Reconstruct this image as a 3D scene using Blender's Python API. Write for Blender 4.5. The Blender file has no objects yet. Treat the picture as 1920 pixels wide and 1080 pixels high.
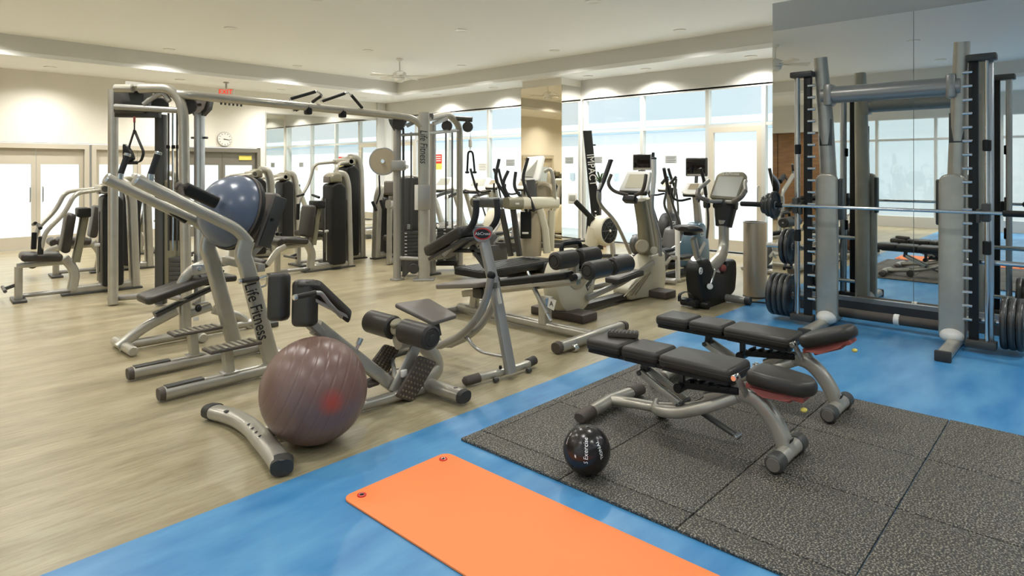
import bpy, bmesh, math, random
from mathutils import Vector, Matrix
random.seed(7)
S = bpy.context.scene
COL = S.collection

# ---------------------------------------------------------------- camera, sky, sun, exposure
FPX, CXP, CYP, EYE = 1194.0, 960.0, 318.0, 1.6      # focal length and horizon in pixels of the 1920x1080 frame, eye height
YAW = math.atan2(1102.0, 1194.0)                    # X axis = towards the windows, Y axis = towards the clock wall
cam = bpy.data.cameras.new('camera'); cam.sensor_width = 36.0
cam.lens = FPX / 1920.0 * 36.0
cam.shift_y = -(540.0 - CYP) / 1920.0
cam.clip_end = 200
camo = bpy.data.objects.new('camera', cam); COL.objects.link(camo)
camo.location = (0, 0, EYE); camo.rotation_euler = (math.pi / 2, 0, YAW - math.pi / 2)
S.camera = camo
S.view_settings.view_transform = 'Standard'; S.view_settings.look = 'None'
S.view_settings.gamma = 1.0; S.view_settings.use_curve_mapping = False
S.view_settings.exposure = 1.0

W = bpy.data.worlds.new('sky'); S.world = W; W.use_nodes = True
nt = W.node_tree; bg = nt.nodes['Background']
tc = nt.nodes.new('ShaderNodeTexCoord'); nz = nt.nodes.new('ShaderNodeTexNoise'); nz.inputs['Scale'].default_value = 3.0
nz.inputs['Detail'].default_value = 5
rp = nt.nodes.new('ShaderNodeValToRGB')
rp.color_ramp.elements[0].position = 0.42; rp.color_ramp.elements[0].color = (0.40, 0.48, 0.52, 1)
rp.color_ramp.elements[1].position = 0.62; rp.color_ramp.elements[1].color = (0.50, 0.53, 0.545, 1)
nt.links.new(tc.outputs['Generated'], nz.inputs['Vector']); nt.links.new(nz.outputs['Fac'], rp.inputs['Fac'])
nt.links.new(rp.outputs['Color'], bg.inputs['Color']); bg.inputs['Strength'].default_value = 1.0
sun = bpy.data.lights.new('sun', 'SUN'); sun.energy = 2.2; sun.angle = 0.02; sun.color = (1, 0.97, 0.92)
suno = bpy.data.objects.new('sun', sun); COL.objects.link(suno)
suno.rotation_euler = Vector((0.55, 0.25, -0.8)).to_track_quat('-Z', 'Y').to_euler()
LAMP_W = 122.0                                       # watts of one ceiling downlight

# ---------------------------------------------------------------- pixel helpers: a pixel is a direction, the distance comes from what is touched
FW = Vector((math.cos(YAW), math.sin(YAW), 0)); RT = Vector((math.sin(YAW), -math.cos(YAW), 0))
def ray(x, y): return FW + RT * ((x - CXP) / FPX) + Vector((0, 0, -(y - CYP) / FPX))
def G(x, y, z=0.0):
    d = ray(x, y); return Vector((0, 0, EYE)) + d * ((z - EYE) / d.z)
def U(x, y, u):
    d = ray(x, y); return Vector((0, 0, EYE)) + d * (u / d.x)
def V(x, y, v):
    d = ray(x, y); return Vector((0, 0, EYE)) + d * (v / d.y)
def D(x, y, Z): return Vector((0, 0, EYE)) + ray(x, y) * Z
class Plane:                                        # vertical plane through p with heading ang (radians from X)
    def __init__(s, p, ang):
        s.p = Vector((p[0], p[1], 0)); s.e = Vector((math.cos(ang), math.sin(ang), 0)); s.n = Vector((-s.e.y, s.e.x, 0))
    def px(s, x, y, t=0.0):
        d = ray(x, y); o = s.p + s.n * t
        k = o.dot(s.n) / d.dot(s.n); return Vector((0, 0, EYE)) + d * k
    def w(s, a, t, z): return s.p + s.e * a + s.n * t + Vector((0, 0, z))
def vec(*a): return Vector(a)
X_, Y_, Z_ = Vector((1, 0, 0)), Vector((0, 1, 0)), Vector((0, 0, 1))

# ---------------------------------------------------------------- shapes: each returns (verts, faces) in world space
def tube(pts, r, n=10, fil=0.0, pw=2.0, up=None, closed=False, cap=True, seg=5):
    pts = [Vector(p) for p in pts]; N = len(pts)
    rs = r if isinstance(r, list) else [r] * N
    rs = [(a, a) if not isinstance(a, tuple) else a for a in rs]
    if fil > 0 and not closed and N > 2:
        q, qr = [pts[0]], [rs[0]]
        for i in range(1, N - 1):
            a, b, c = pts[i - 1], pts[i], pts[i + 1]
            la, lc = (a - b).length, (c - b).length
            t = min(fil, la * 0.48, lc * 0.48)
            p0, p1 = b + (a - b) / la * t, b + (c - b) / lc * t
            for k in range(seg + 1):
                s = k / seg; q.append(p0 * (1 - s) ** 2 + b * 2 * s * (1 - s) + p1 * s * s); qr.append(rs[i])
        q.append(pts[-1]); qr.append(rs[-1]); pts, rs, N = q, qr, len(q)
    tg = []
    for i in range(N):
        a = pts[(i - 1) % N] if (closed or i > 0) else pts[i]; b = pts[(i + 1) % N] if (closed or i < N - 1) else pts[i]
        d = b - a
        tg.append(d.normalized() if d.length > 1e-9 else (tg[-1] if tg else Z_.copy()))
    u0 = Vector(up) if up is not None else (Z_ if abs(tg[0].z) < 0.95 else X_)
    nrm = (u0 - tg[0] * u0.dot(tg[0]))
    if nrm.length < 1e-6: nrm = tg[0].orthogonal()
    nrm.normalize(); vs, fs = [], []
    for i in range(N):
        nrm = nrm - tg[i] * nrm.dot(tg[i])
        if nrm.length < 1e-6: nrm = tg[i].orthogonal()
        nrm.normalize(); sd = tg[i].cross(nrm)
        for k in range(n):
            t = 2 * math.pi * (k + 0.5) / n; cc, ss = math.cos(t), math.sin(t); e = 2.0 / pw
            cc = math.copysign(abs(cc) ** e, cc); ss = math.copysign(abs(ss) ** e, ss)
            vs.append(pts[i] + sd * (cc * rs[i][0]) + nrm * (ss * rs[i][1]))
    M = N if closed else N - 1
    for i in range(M):
        for k in range(n):
            j, l = (i + 1) % N, (k + 1) % n
            fs.append((i * n + k, i * n + l, j * n + l, j * n + k))
    if cap and not closed:
        fs.append(tuple(range(n - 1, -1, -1))); fs.append(tuple((N - 1) * n + k for k in range(n)))
    return vs, fs
def spl(pts, k=6):                                   # smooth curve through the points
    p = [Vector(a) for a in pts]; p = [p[0] * 2 - p[1]] + p + [p[-1] * 2 - p[-2]]; o = []
    for i in range(1, len(p) - 2):
        for j in range(k):
            t = j / k; a, b, c, d = p[i - 1], p[i], p[i + 1], p[i + 2]
            o.append(0.5 * ((2 * b) + (c - a) * t + (2 * a - 5 * b + 4 * c - d) * t * t + (3 * b - a - 3 * c + d) * t ** 3))
    return o + [p[-2]]
_bc = {}
def rbox(c, size, bev=0.01, R=None, seg=2):
    key = (round(size[0], 4), round(size[1], 4), round(size[2], 4), bev, seg)
    if key not in _bc:
        bm = bmesh.new(); bmesh.ops.create_cube(bm, size=1.0)
        bmesh.ops.scale(bm, vec=size, verts=bm.verts)
        if bev > 0: bmesh.ops.bevel(bm, geom=bm.edges[:], offset=min(bev, min(size) * 0.49), segments=seg, affect='EDGES', profile=0.5)
        bm.verts.ensure_lookup_table()
        _bc[key] = ([v.co.copy() for v in bm.verts], [tuple(v.index for v in f.verts) for f in bm.faces]); bm.free()
    vs, fs = _bc[key]; c = Vector(c)
    return [c + (R @ v if R is not None else v) for v in vs], fs
def bx(x0, x1, y0, y1, z0, z1, bev=0.0):
    return rbox(((x0 + x1) / 2, (y0 + y1) / 2, (z0 + z1) / 2), (abs(x1 - x0), abs(y1 - y0), abs(z1 - z0)), bev)
def ax(xd, zd):                                      # orientation matrix: x axis along xd, z axis as near zd as it can
    x = Vector(xd).normalized(); z = Vector(zd); z = (z - x * z.dot(x)).normalized(); y = z.cross(x)
    return Matrix((x, y, z)).transposed()
def bar(p0, p1, w, h, bev=0.006, up=Z_):             # rectangular bar from p0 to p1: w sideways, h along up
    p0, p1 = Vector(p0), Vector(p1); d = p1 - p0
    if abs(d.normalized().dot(Vector(up))) > 0.97: up = X_
    return rbox((p0 + p1) / 2, (d.length, w, h), bev, ax(d, up))
def lathe(prof, o, axis=(0, 0, 1), n=24, closed=False):            # prof: (radius, height along axis)
    o, a = Vector(o), Vector(axis).normalized(); s = a.orthogonal().normalized(); t = a.cross(s); vs, fs = [], []
    for r, h in prof:
        for k in range(n):
            g = 2 * math.pi * k / n; vs.append(o + a * h + (s * math.cos(g) + t * math.sin(g)) * r)
    for i in range(len(prof) - 1):
        for k in range(n):
            l = (k + 1) % n; fs.append((i * n + k, i * n + l, (i + 1) * n + l, (i + 1) * n + k))
    if closed:
        i = len(prof) - 1; fs += [(i * n + k, i * n + (k + 1) % n, (k + 1) % n, k) for k in range(n)]
    else: fs.append(tuple(range(n - 1, -1, -1))); fs.append(tuple((len(prof) - 1) * n + k for k in range(n)))
    return vs, fs
def cyl(p0, p1, r, n=16, ch=None):
    p0, p1 = Vector(p0), Vector(p1); L = (p1 - p0).length; c = min(r * 0.2, L * 0.2) if ch is None else ch
    return lathe([(r - c, 0), (r, c), (r, L - c), (r - c, L)] if c > 0 else [(r, 0), (r, L)], p0, p1 - p0, n)
def ring(o, axis, R, r, n=28, m=8):                  # torus
    a = Vector(axis).normalized(); s = a.orthogonal().normalized(); t = a.cross(s)
    return tube([Vector(o) + (s * math.cos(2 * math.pi * k / n) + t * math.sin(2 * math.pi * k / n)) * R for k in range(n)], r, m, closed=True, up=a)
def prism(pts, th, nrm=None, bev=0.0, seg=2):        # planar outline given thickness th, centred on the outline
    pts = [Vector(p) for p in pts]
    if nrm is None:
        nrm = Vector((0, 0, 0)); c = sum(pts, Vector()) / len(pts)
        for i in range(len(pts)): nrm += (pts[i] - c).cross(pts[(i + 1) % len(pts)] - c)
    nrm = Vector(nrm).normalized(); N = len(pts)
    vs = [p - nrm * th / 2 for p in pts] + [p + nrm * th / 2 for p in pts]
    fs = [tuple(range(N - 1, -1, -1)), tuple(range(N, 2 * N))] + [(i, (i + 1) % N, N + (i + 1) % N, N + i) for i in range(N)]
    if bev > 0:
        bm = bmesh.new(); bv = [bm.verts.new(v) for v in vs]
        for f in fs: bm.faces.new([bv[i] for i in f])
        bmesh.ops.recalc_face_normals(bm, faces=bm.faces)
        ed = [e for e in bm.edges if not (abs((e.verts[1].co - e.verts[0].co).normalized().dot(nrm)) > 0.95)]
        bmesh.ops.bevel(bm, geom=ed, offset=bev, segments=seg, affect='EDGES', profile=0.5, clamp_overlap=True)
        bm.verts.index_update()
        vs = [v.co.copy() for v in bm.verts]; fs = [tuple(v.index for v in f.verts) for f in bm.faces]; bm.free()
    return vs, fs
def sphere(c, r, n=24, m=14, sc=(1, 1, 1), R=None):
    vs, fs = [], []; c = Vector(c)
    for i in range(m + 1):
        p = math.pi * i / m
        for k in range(n):
            t = 2 * math.pi * k / n; v = Vector((math.sin(p) * math.cos(t) * sc[0], math.sin(p) * math.sin(t) * sc[1], math.cos(p) * sc[2])) * r
            vs.append(c + (R @ v if R is not None else v))
    for i in range(m):
        for k in range(n):
            l = (k + 1) % n; fs.append((i * n + k, (i + 1) * n + k, (i + 1) * n + l, i * n + l))
    return vs, fs
def rpoly(pts, rad, seg=4):                          # outline with rounded corners
    pts = [Vector(p) for p in pts]; o = []; N = len(pts)
    for i in range(N):
        a, b, c = pts[i - 1], pts[i], pts[(i + 1) % N]; la, lc = (a - b).length, (c - b).length
        t = min(rad, la * 0.45, lc * 0.45); p0, p1 = b + (a - b) / la * t, b + (c - b) / lc * t
        for k in range(seg + 1):
            s = k / seg; o.append(p0 * (1 - s) ** 2 + b * 2 * s * (1 - s) + p1 * s * s)
    return o
def xf(sh, M):                                       # transform a shape
    return [M @ v for v in sh[0]], sh[1]

# ---------------------------------------------------------------- scene objects
ORG = {}
def T(name, label, cat, loc=(0, 0, 0), group=None):  # a thing: an Empty at its base
    o = bpy.data.objects.new(name, None); COL.objects.link(o); o.location = loc; o.empty_display_size = 0.1
    o['label'] = label; o['category'] = cat
    if group: o['group'] = group
    ORG[o.name] = Vector(loc); return o
def mesh_of(name, shapes, org, sharp=38, floor=False):
    vs, fs = [], []
    if floor:                                        # nothing that stands in the room reaches below the floor
        shapes = [([Vector((p.x, p.y, max(p.z, .002))) if -.3 < p.z < .002 and p.x < 20 else p for p in v], f) for v, f in shapes]
    for v, f in shapes:
        o = len(vs); vs += [a - org for a in v]; fs += [tuple(i + o for i in q) for q in f]
    me = bpy.data.meshes.new(name); me.from_pydata(vs, [], fs); me.validate()
    bm = bmesh.new(); bm.from_mesh(me); bmesh.ops.recalc_face_normals(bm, faces=bm.faces); bm.to_mesh(me); bm.free()
    me.polygons.foreach_set('use_smooth', [True] * len(me.polygons)); me.set_sharp_from_angle(angle=math.radians(sharp)); me.update()
    return me
def P(par, name, mat, *shapes, label=None, sharp=38):  # a part under a thing (or a sub-part under a part)
    org = ORG[par.name]; me = mesh_of(name, shapes, org, sharp, True); o = bpy.data.objects.new(name, me); COL.objects.link(o)
    me.materials.append(mat); o.parent = par; ORG[o.name] = org
    if label: o['label'] = label
    return o
def O(name, label, cat, mat, *shapes, loc=None, group=None, sharp=38):  # a thing that is one mesh
    v0 = shapes[0][0]; org = Vector(loc) if loc is not None else sum(v0, Vector()) / len(v0)
    me = mesh_of(name, shapes, org, sharp); o = bpy.data.objects.new(name, me); COL.objects.link(o); me.materials.append(mat)
    o.location = org; o['label'] = label; o['category'] = cat
    if group: o['group'] = group
    ORG[o.name] = org; return o
def ST(name, mat, *shapes, parent=None):             # a piece of the setting
    org = ORG[parent.name] if parent else Vector()
    me = mesh_of(name, shapes, org); o = bpy.data.objects.new(name, me); COL.objects.link(o); me.materials.append(mat)
    if parent: o.parent = parent
    else: o['kind'] = 'structure'
    ORG[o.name] = org; return o
def clone(root, off, label, rotz=0.0):               # copy of a thing with copies of its parts and sub-parts
    r = root.copy(); COL.objects.link(r); r.location = root.location + Vector(off); r.rotation_euler.z = root.rotation_euler.z + rotz; r['label'] = label
    def rec(a, b):
        for ch in list(a.children):
            c = ch.copy(); COL.objects.link(c); c.parent = b; ORG[c.name] = ORG[r.name]; rec(ch, c)
    ORG[r.name] = r.location.copy(); rec(root, r); return r
def lettering(s, size, o, xd, yd, par, mat, bend=None, ext=0.0008, shear=0.0, name='lettering', al='CENTER', sx=1.0):
    cu = bpy.data.curves.new('t', 'FONT'); cu.body = s; cu.size = size; cu.align_x = al; cu.align_y = 'CENTER'; cu.extrude = ext; cu.shear = shear
    cu.resolution_u = 3
    to = bpy.data.objects.new('t', cu); COL.objects.link(to); dg = bpy.context.evaluated_depsgraph_get()
    me0 = bpy.data.meshes.new_from_object(to.evaluated_get(dg)); vs = [v.co.copy() for v in me0.vertices]; fs = [tuple(p.vertices) for p in me0.polygons]
    bpy.data.objects.remove(to); bpy.data.curves.remove(cu); bpy.data.meshes.remove(me0)
    xd, yd = Vector(xd).normalized(), Vector(yd).normalized(); zd = xd.cross(yd); o = Vector(o)
    w = [o + xd * v.x * sx + yd * v.y + zd * v.z for v in vs]
    if bend: w = [bend(p) for p in w]
    return P(par, name, mat, (w, fs))

# ---------------------------------------------------------------- materials
def M(name, col, rough=0.5, metal=0.0, spec=0.5, noise=None, bump=None, coat=0.0, emit=None, ns=(1, 1, 1)):
    m = bpy.data.materials.new(name); m.use_nodes = True; t = m.node_tree; b = t.nodes['Principled BSDF']
    b.inputs['Base Color'].default_value = (*col, 1); b.inputs['Roughness'].default_value = rough; b.inputs['Metallic'].default_value = metal
    b.inputs['Specular IOR Level'].default_value = spec; b.inputs['Coat Weight'].default_value = coat
    if emit: b.inputs['Emission Color'].default_value = (*emit[0], 1); b.inputs['Emission Strength'].default_value = emit[1]
    def nzn(sc, det):
        tc = t.nodes.new('ShaderNodeTexCoord'); mp = t.nodes.new('ShaderNodeMapping'); mp.inputs['Scale'].default_value = ns
        n = t.nodes.new('ShaderNodeTexNoise'); n.inputs['Scale'].default_value = sc; n.inputs['Detail'].default_value = det
        t.links.new(tc.outputs['Object'], mp.inputs['Vector']); t.links.new(mp.outputs['Vector'], n.inputs['Vector']); return n
    if noise:                                        # (second colour, scale, low, high)
        n = nzn(noise[1], 6); r = t.nodes.new('ShaderNodeValToRGB'); e = r.color_ramp.elements
        e[0].position, e[1].position = noise[2], noise[3]; e[0].color = (*col, 1); e[1].color = (*noise[0], 1)
        t.links.new(n.outputs['Fac'], r.inputs['Fac']); t.links.new(r.outputs['Color'], b.inputs['Base Color'])
    if bump:                                         # (scale, strength, distance)
        n = nzn(bump[0], 4); bp = t.nodes.new('ShaderNodeBump'); bp.inputs['Strength'].default_value = bump[1]; bp.inputs['Distance'].default_value = bump[2]
        t.links.new(n.outputs['Fac'], bp.inputs['Height']); t.links.new(bp.outputs['Normal'], b.inputs['Normal'])
    return m
m_silver = M('champagne_paint', (0.47, 0.445, 0.375), 0.31, 0.5, noise=((0.41, 0.385, 0.325), 9, 0.35, 0.75))
m_silver2 = M('grey_silver_paint', (0.37, 0.36, 0.33), 0.33, 0.5)
m_olive = M('olive_bronze_paint', (0.24, 0.22, 0.15), 0.38, 0.3)
m_gun = M('dark_grey_steel', (0.075, 0.074, 0.068), 0.4, 0.4)
m_chrome = M('chrome', (0.75, 0.75, 0.74), 0.14, 1.0)
m_steel = M('brushed_steel', (0.55, 0.55, 0.54), 0.3, 0.9)
m_black = M('black_plastic', (0.014, 0.014, 0.013), 0.42, spec=0.28)
m_foam = M('black_foam', (0.02, 0.02, 0.02), 0.75, bump=(300, 0.25, 0.002))
m_pad = M('brown_black_leatherette', (0.030, 0.026, 0.021), 0.38, spec=0.4, noise=((0.044, 0.039, 0.031), 5, 0.3, 0.8), bump=(260, 0.12, 0.001))
m_padgrey = M('grey_leatherette', (0.16, 0.14, 0.12), 0.42, bump=(260, 0.12, 0.001))
m_rubber = M('dark_rubber', (0.035, 0.032, 0.028), 0.6)
m_rubberbr = M('brown_rubber', (0.075, 0.06, 0.047), 0.6)
m_cream = M('cream_plastic', (0.58, 0.54, 0.41), 0.35)
m_creamw = M('white_plastic', (0.78, 0.76, 0.70), 0.4)
m_tan = M('tan_plastic', (0.38, 0.32, 0.215), 0.35)
m_screen = M('black_glass_screen', (0.006, 0.006, 0.008), 0.08)
m_lcd = M('grey_lcd', (0.36, 0.36, 0.30), 0.25)
m_white = M('white_print', (0.85, 0.85, 0.83), 0.5)
m_blackprint = M('black_print', (0.01, 0.01, 0.01), 0.5)
m_red = M('red_print', (0.65, 0.03, 0.02), 0.45)
m_redvinyl = M('red_vinyl', (0.34, 0.075, 0.055), 0.55)
m_yellow = M('yellow_plastic', (0.75, 0.62, 0.12), 0.45)
m_bluepl = M('slate_blue_plastic', (0.045, 0.10, 0.14), 0.35)
m_wall = M('warm_white_paint', (0.80, 0.76, 0.67), 0.7, noise=((0.77, 0.73, 0.64), 2, 0.3, 0.7))
m_soffit = M('greige_paint', (0.66, 0.65, 0.61), 0.7)
m_ceil = M('ceiling_paint', (0.84, 0.84, 0.82), 0.8)
m_alu = M('window_aluminium', (0.62, 0.62, 0.58), 0.4, 0.3)
m_doorframe = M('beige_door_frame', (0.55, 0.50, 0.40), 0.45)
m_mirror = M('mirror_silvering', (0.86, 0.86, 0.82), 0.015, 1.0)
m_bronzemirror = M('bronze_mirror_silvering', (0.78, 0.70, 0.55), 0.015, 1.0)
m_base = M('dark_baseboard', (0.045, 0.042, 0.04), 0.5)
m_wood = M('dark_wood_veneer', (0.16, 0.08, 0.035), 0.35, noise=((0.26, 0.14, 0.06), 3, 0.3, 0.7), ns=(1, 1, 8))
m_whitebld = M('white_render', (0.86, 0.87, 0.88), 0.8)
m_bluefascia = M('blue_grey_fascia', (0.35, 0.47, 0.57), 0.6)
m_leaf = M('dark_leaf', (0.06, 0.10, 0.045), 0.5)
m_pot = M('terracotta_pot', (0.35, 0.20, 0.12), 0.7)
m_lamp = M('lamp_lens', (1, 1, 1), 0.5, emit=((1.0, 0.95, 0.86), 9.0))
m_redlit = M('lit_red_sign', (0.7, 0.02, 0.01), 0.5, emit=((1.0, 0.03, 0.015), .45))
def glass_mat(name, tint, refl):
    m = bpy.data.materials.new(name); m.use_nodes = True; t = m.node_tree; t.nodes.clear()
    o = t.nodes.new('ShaderNodeOutputMaterial'); tr = t.nodes.new('ShaderNodeBsdfTransparent'); tr.inputs['Color'].default_value = (*tint, 1)
    g = t.nodes.new('ShaderNodeBsdfGlossy'); g.inputs['Roughness'].default_value = 0.01; mx = t.nodes.new('ShaderNodeMixShader'); mx.inputs['Fac'].default_value = refl
    t.links.new(tr.outputs[0], mx.inputs[1]); t.links.new(g.outputs[0], mx.inputs[2]); t.links.new(mx.outputs[0], o.inputs[0]); return m
m_glass = glass_mat('window_glass', (0.96, 0.985, 0.985), 0.045)
# ================================================================ the room
m_floor = M('beige_vinyl', (0.285, 0.237, 0.138), 0.30, noise=((0.445, 0.39, 0.25), 2.2, 0.28, 0.72), bump=(40, 0.05, 0.001), ns=(0.45, 2.6, 1))
t = m_floor.node_tree; bnode = t.nodes['Principled BSDF']                      # fine streaks along the planks on top of the broad tone
lk = bnode.inputs['Base Color'].links[0]; src = lk.from_socket
tc = t.nodes.new('ShaderNodeTexCoord'); mp = t.nodes.new('ShaderNodeMapping'); mp.inputs['Scale'].default_value = (1.6, 16, 1)
n2 = t.nodes.new('ShaderNodeTexNoise'); n2.inputs['Scale'].default_value = 3.0; n2.inputs['Detail'].default_value = 8; n2.inputs['Roughness'].default_value = 0.7
rr = t.nodes.new('ShaderNodeValToRGB'); rr.color_ramp.elements[0].position = 0.36; rr.color_ramp.elements[0].color = (0.70, 0.66, 0.58, 1)
rr.color_ramp.elements[1].position = 0.56; rr.color_ramp.elements[1].color = (1, 1, 1, 1)
mx = t.nodes.new('ShaderNodeMix'); mx.data_type = 'RGBA'; mx.blend_type = 'MULTIPLY'; mx.inputs['Factor'].default_value = 0.8
t.links.new(tc.outputs['Object'], mp.inputs['Vector']); t.links.new(mp.outputs['Vector'], n2.inputs['Vector']); t.links.new(n2.outputs['Fac'], rr.inputs['Fac'])
t.links.new(src, mx.inputs['A']); t.links.new(rr.outputs['Color'], mx.inputs['B']); t.links.new(mx.outputs['Result'], bnode.inputs['Base Color'])
m_bluefloor = M('blue_vinyl', (0.032, 0.19, 0.42), 0.34, noise=((0.11, 0.32, 0.54), 2.6, 0.3, 0.72), bump=(60, 0.05, 0.001), ns=(0.7, 2.2, 1))
m_mat = M('speckled_rubber', (0.030, 0.028, 0.023), 0.62, noise=((0.30, 0.275, 0.215), 120, 0.50, 0.62), bump=(130, 0.35, 0.003))

X0, X1, Y0, Y1, ZC, ZT = -5.0, 11.5, -6.0, 15.8, 3.59, 3.95
XM, YM = 7.7, 2.88                                   # the mirror wall and where it ends
YB = 3.07                                            # edge of the blue floor
ST('floor', m_floor, bx(X0 - .2, X1 + .2, YB, Y1 + .2, -0.06, 0.0))
ST('floor_blue', m_bluefloor, bx(X0 - .2, X1 + .2, Y0 - .2, YB, -0.06, 0.0))
# ceiling: flat border, raised tray
tx0, tx1, ty0, ty1 = -2.0, 10.5, 0.5, 13.9
ST('ceiling', m_ceil, bx(X0, X1 + .3, ty1, Y1 + .3, ZC, ZC + .08), bx(X0, X1 + .3, Y0, ty0, ZC, ZC + .08), bx(X0, tx0, ty0, ty1, ZC, ZC + .08), bx(tx1, X1 + .3, ty0, ty1, ZC, ZC + .08),
   bx(tx0 - .1, tx1 + .1, ty0 - .1, ty1 + .1, ZT, ZT + .08))
ST('trim_1', m_soffit, bx(tx0 - .08, tx1 + .08, ty1, ty1 + .06, ZC + .081, ZT), bx(tx0 - .08, tx1 + .08, ty0 - .06, ty0, ZC + .081, ZT), bx(tx0 - .06, tx0, ty0, ty1, ZC + .081, ZT), bx(tx1, tx1 + .06, ty0, ty1, ZC + .081, ZT))
# clock wall (back): opening for the glazed doors at the left, mirror at the right
DZ = 2.03
ST('wall_back', m_wall, bx(X0, 2.0, Y1, Y1 + .2, 0, ZC), bx(2.0, 7.62, Y1, Y1 + .2, DZ + .12, ZC), bx(7.62, X1 + .3, Y1, Y1 + .2, 0, ZC))
bm_ = ST('wall_mirror_back', m_mirror, bx(7.76, 11.16, Y1 - .02, Y1 - .001, 0.12, 3.06))
ST('mirror_trim', m_alu, bx(7.74, 7.76, Y1 - .03, Y1 - .001, 0.1, 3.08), bx(11.16, 11.18, Y1 - .03, Y1 - .001, 0.1, 3.08), bx(7.76, 11.16, Y1 - .03, Y1 - .001, 3.06, 3.08), parent=bm_)
ST('trim_2', m_soffit, bx(11.18, X1 - .07, Y1 - .05, Y1 - .001, 0, ZC))
# right mirror wall with its return
ST('wall_right', m_soffit, bx(XM + .02, XM + .22, Y0, YM - .0, 0, ZC), bx(XM + .22, X1 + .3, YM - .2, YM, 0, ZC))
for k in range(6):
    y1 = YM - .01 - k * 1.45
    ST('mirror_panel' if k == 0 else 'mirror_panel', m_mirror, bx(XM, XM + .02, y1 - 1.445, y1, 0.20, 3.25))['kind'] = 'structure'
ST('baseboard_right', m_base, bx(XM - .03, XM + .02, Y0, YM, 0.0, 0.155))
ST('trim_3', m_steel, bx(XM - .03, XM + .02, Y0, YM, 0.155, 0.2))
# pillar clad in mirror
px0, py0, py1 = 10.77, 8.49, 9.66
ST('pillar', m_wall, bx(px0 + .02, X1 + .0, py0 + .02, py1 - .02, 0, ZC))
ST('pillar_mirror_face', m_bronzemirror, bx(px0, px0 + .018, py0, py1, 0.08, 3.43))['kind'] = 'structure'
ST('pillar_mirror_side', m_mirror, bx(px0 + .02, X1 - .06, py0, py0 + .018, 0.08, 3.43))['kind'] = 'structure'
ST('pillar_mirror_back', m_mirror, bx(px0 + .02, X1 - .06, py1 - .018, py1, 0.08, 3.43))['kind'] = 'structure'
ST('baseboard_pillar', m_base, bx(px0 - .01, px0 + .018, py0 - .01, py1, 0, .08), bx(px0 + .018, X1 - .06, py0 - .01, py0 + .018, 0, .08))
# window wall
ST('wall_window', m_soffit, bx(X1, X1 + .25, YM, Y1, 3.14, ZC), bx(X1, X1 + .25, YM, Y1, -.06, 0.06), bx(X1, X1 + .25, py0, py1, 0.06, 3.14))
def glazing(n, ys, doors, zt=2.43, ztop=3.12, zb=0.08):
    w = T('window_%d' % n, '', '', (X1 + .06, ys[0], 0)); del w['label'], w['category']; w['kind'] = 'structure'
    for i, y in enumerate(ys):
        P(w, 'mullion', m_alu, bx(X1 + .0, X1 + .12, y - .035, y + .035, zb - .02, ztop))
    a, b = ys[0] + .035, ys[-1] - .035
    lo, hi = min(ys), max(ys)
    P(w, 'head', m_alu, bx(X1, X1 + .12, lo - .035, hi + .035, ztop, ztop + .05)); P(w, 'sill', m_alu, bx(X1, X1 + .12, lo - .035, hi + .035, zb - .04, zb - .02))
    for i in range(len(ys) - 1):
        c, d = sorted((ys[i], ys[i + 1])); c += .035; d -= .035
        P(w, 'transom', m_alu, bx(X1 + .01, X1 + .11, c, d, zt - .03, zt + .03))
        P(w, 'pane', m_glass, bx(X1 + .055, X1 + .061, c, d, zt + .03, ztop))
        if i in doors:
            f = P(w, 'door_leaf', m_doorframe, bx(X1 + .0, X1 + .07, c, c + .09, zb, zt - .03), bx(X1 + .0, X1 + .07, d - .09, d, zb, zt - .03), bx(X1, X1 + .07, c + .09, d - .09, zt - .13, zt - .03), bx(X1, X1 + .07, c + .09, d - .09, zb, zb + .2))
            P(f, 'pane', m_glass, bx(X1 + .03, X1 + .036, c + .09, d - .09, zb + .2, zt - .13))
            P(f, 'pull_handle', m_steel, tube([(X1, c + .05, .95), (X1 - .06, c + .05, .95), (X1 - .06, c + .05, 1.3), (X1, c + .05, 1.3)], .012, 8, .02))
        else:
            P(w, 'pane', m_glass, bx(X1 + .055, X1 + .061, c, d, zb - .02, zt - .03))
    return w
glazing(1, [8.42, 6.97, 5.53, 4.45, 2.95], {2})
glazing(2, [15.45, 14.36, 12.98, 11.45, 9.7], {0})
# glazed entrance doors under the clock
def entrance(n, x0, x1, leafs, mat):
    d = T('door_%d' % n, '', '', (x0, Y1, 0)); del d['label'], d['category']; d['kind'] = 'structure'
    P(d, 'door_frame', mat, bx(x0, x0 + .08, Y1 - .03, Y1 + .18, 0, DZ + .1), bx(x1 - .08, x1, Y1 - .03, Y1 + .18, 0, DZ + .1), bx(x0 + .08, x1 - .08, Y1 - .03, Y1 + .18, DZ + .0, DZ + .1))
    k = (x1 - x0 - .16) / leafs
    for i in range(leafs):
        a = x0 + .08 + i * k; b = a + k - .01
        l = P(d, 'door_leaf', mat, bx(a, a + .07, Y1 + .05, Y1 + .1, 0.01, DZ), bx(b - .07, b, Y1 + .05, Y1 + .1, 0.01, DZ), bx(a + .07, b - .07, Y1 + .05, Y1 + .1, 0.01, .25), bx(a + .07, b - .07, Y1 + .05, Y1 + .1, DZ - .32, DZ))
        P(l, 'pane', m_glass, bx(a + .07, b - .07, Y1 + .07, Y1 + .076, .25, DZ - .32))
        P(l, 'pull_handle', m_steel, tube([(b - .1 if i % 2 == 0 else a + .1, Y1 + .05, .95), (b - .1 if i % 2 == 0 else a + .1, Y1, .95), (b - .1 if i % 2 == 0 else a + .1, Y1, 1.25), (b - .1 if i % 2 == 0 else a + .1, Y1 + .05, 1.25)], .012, 8, .02))
    return d
entrance(1, 5.75, 7.6, 2, M('bronze_door_frame', (0.22, 0.20, 0.16), 0.4, 0.4))
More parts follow.
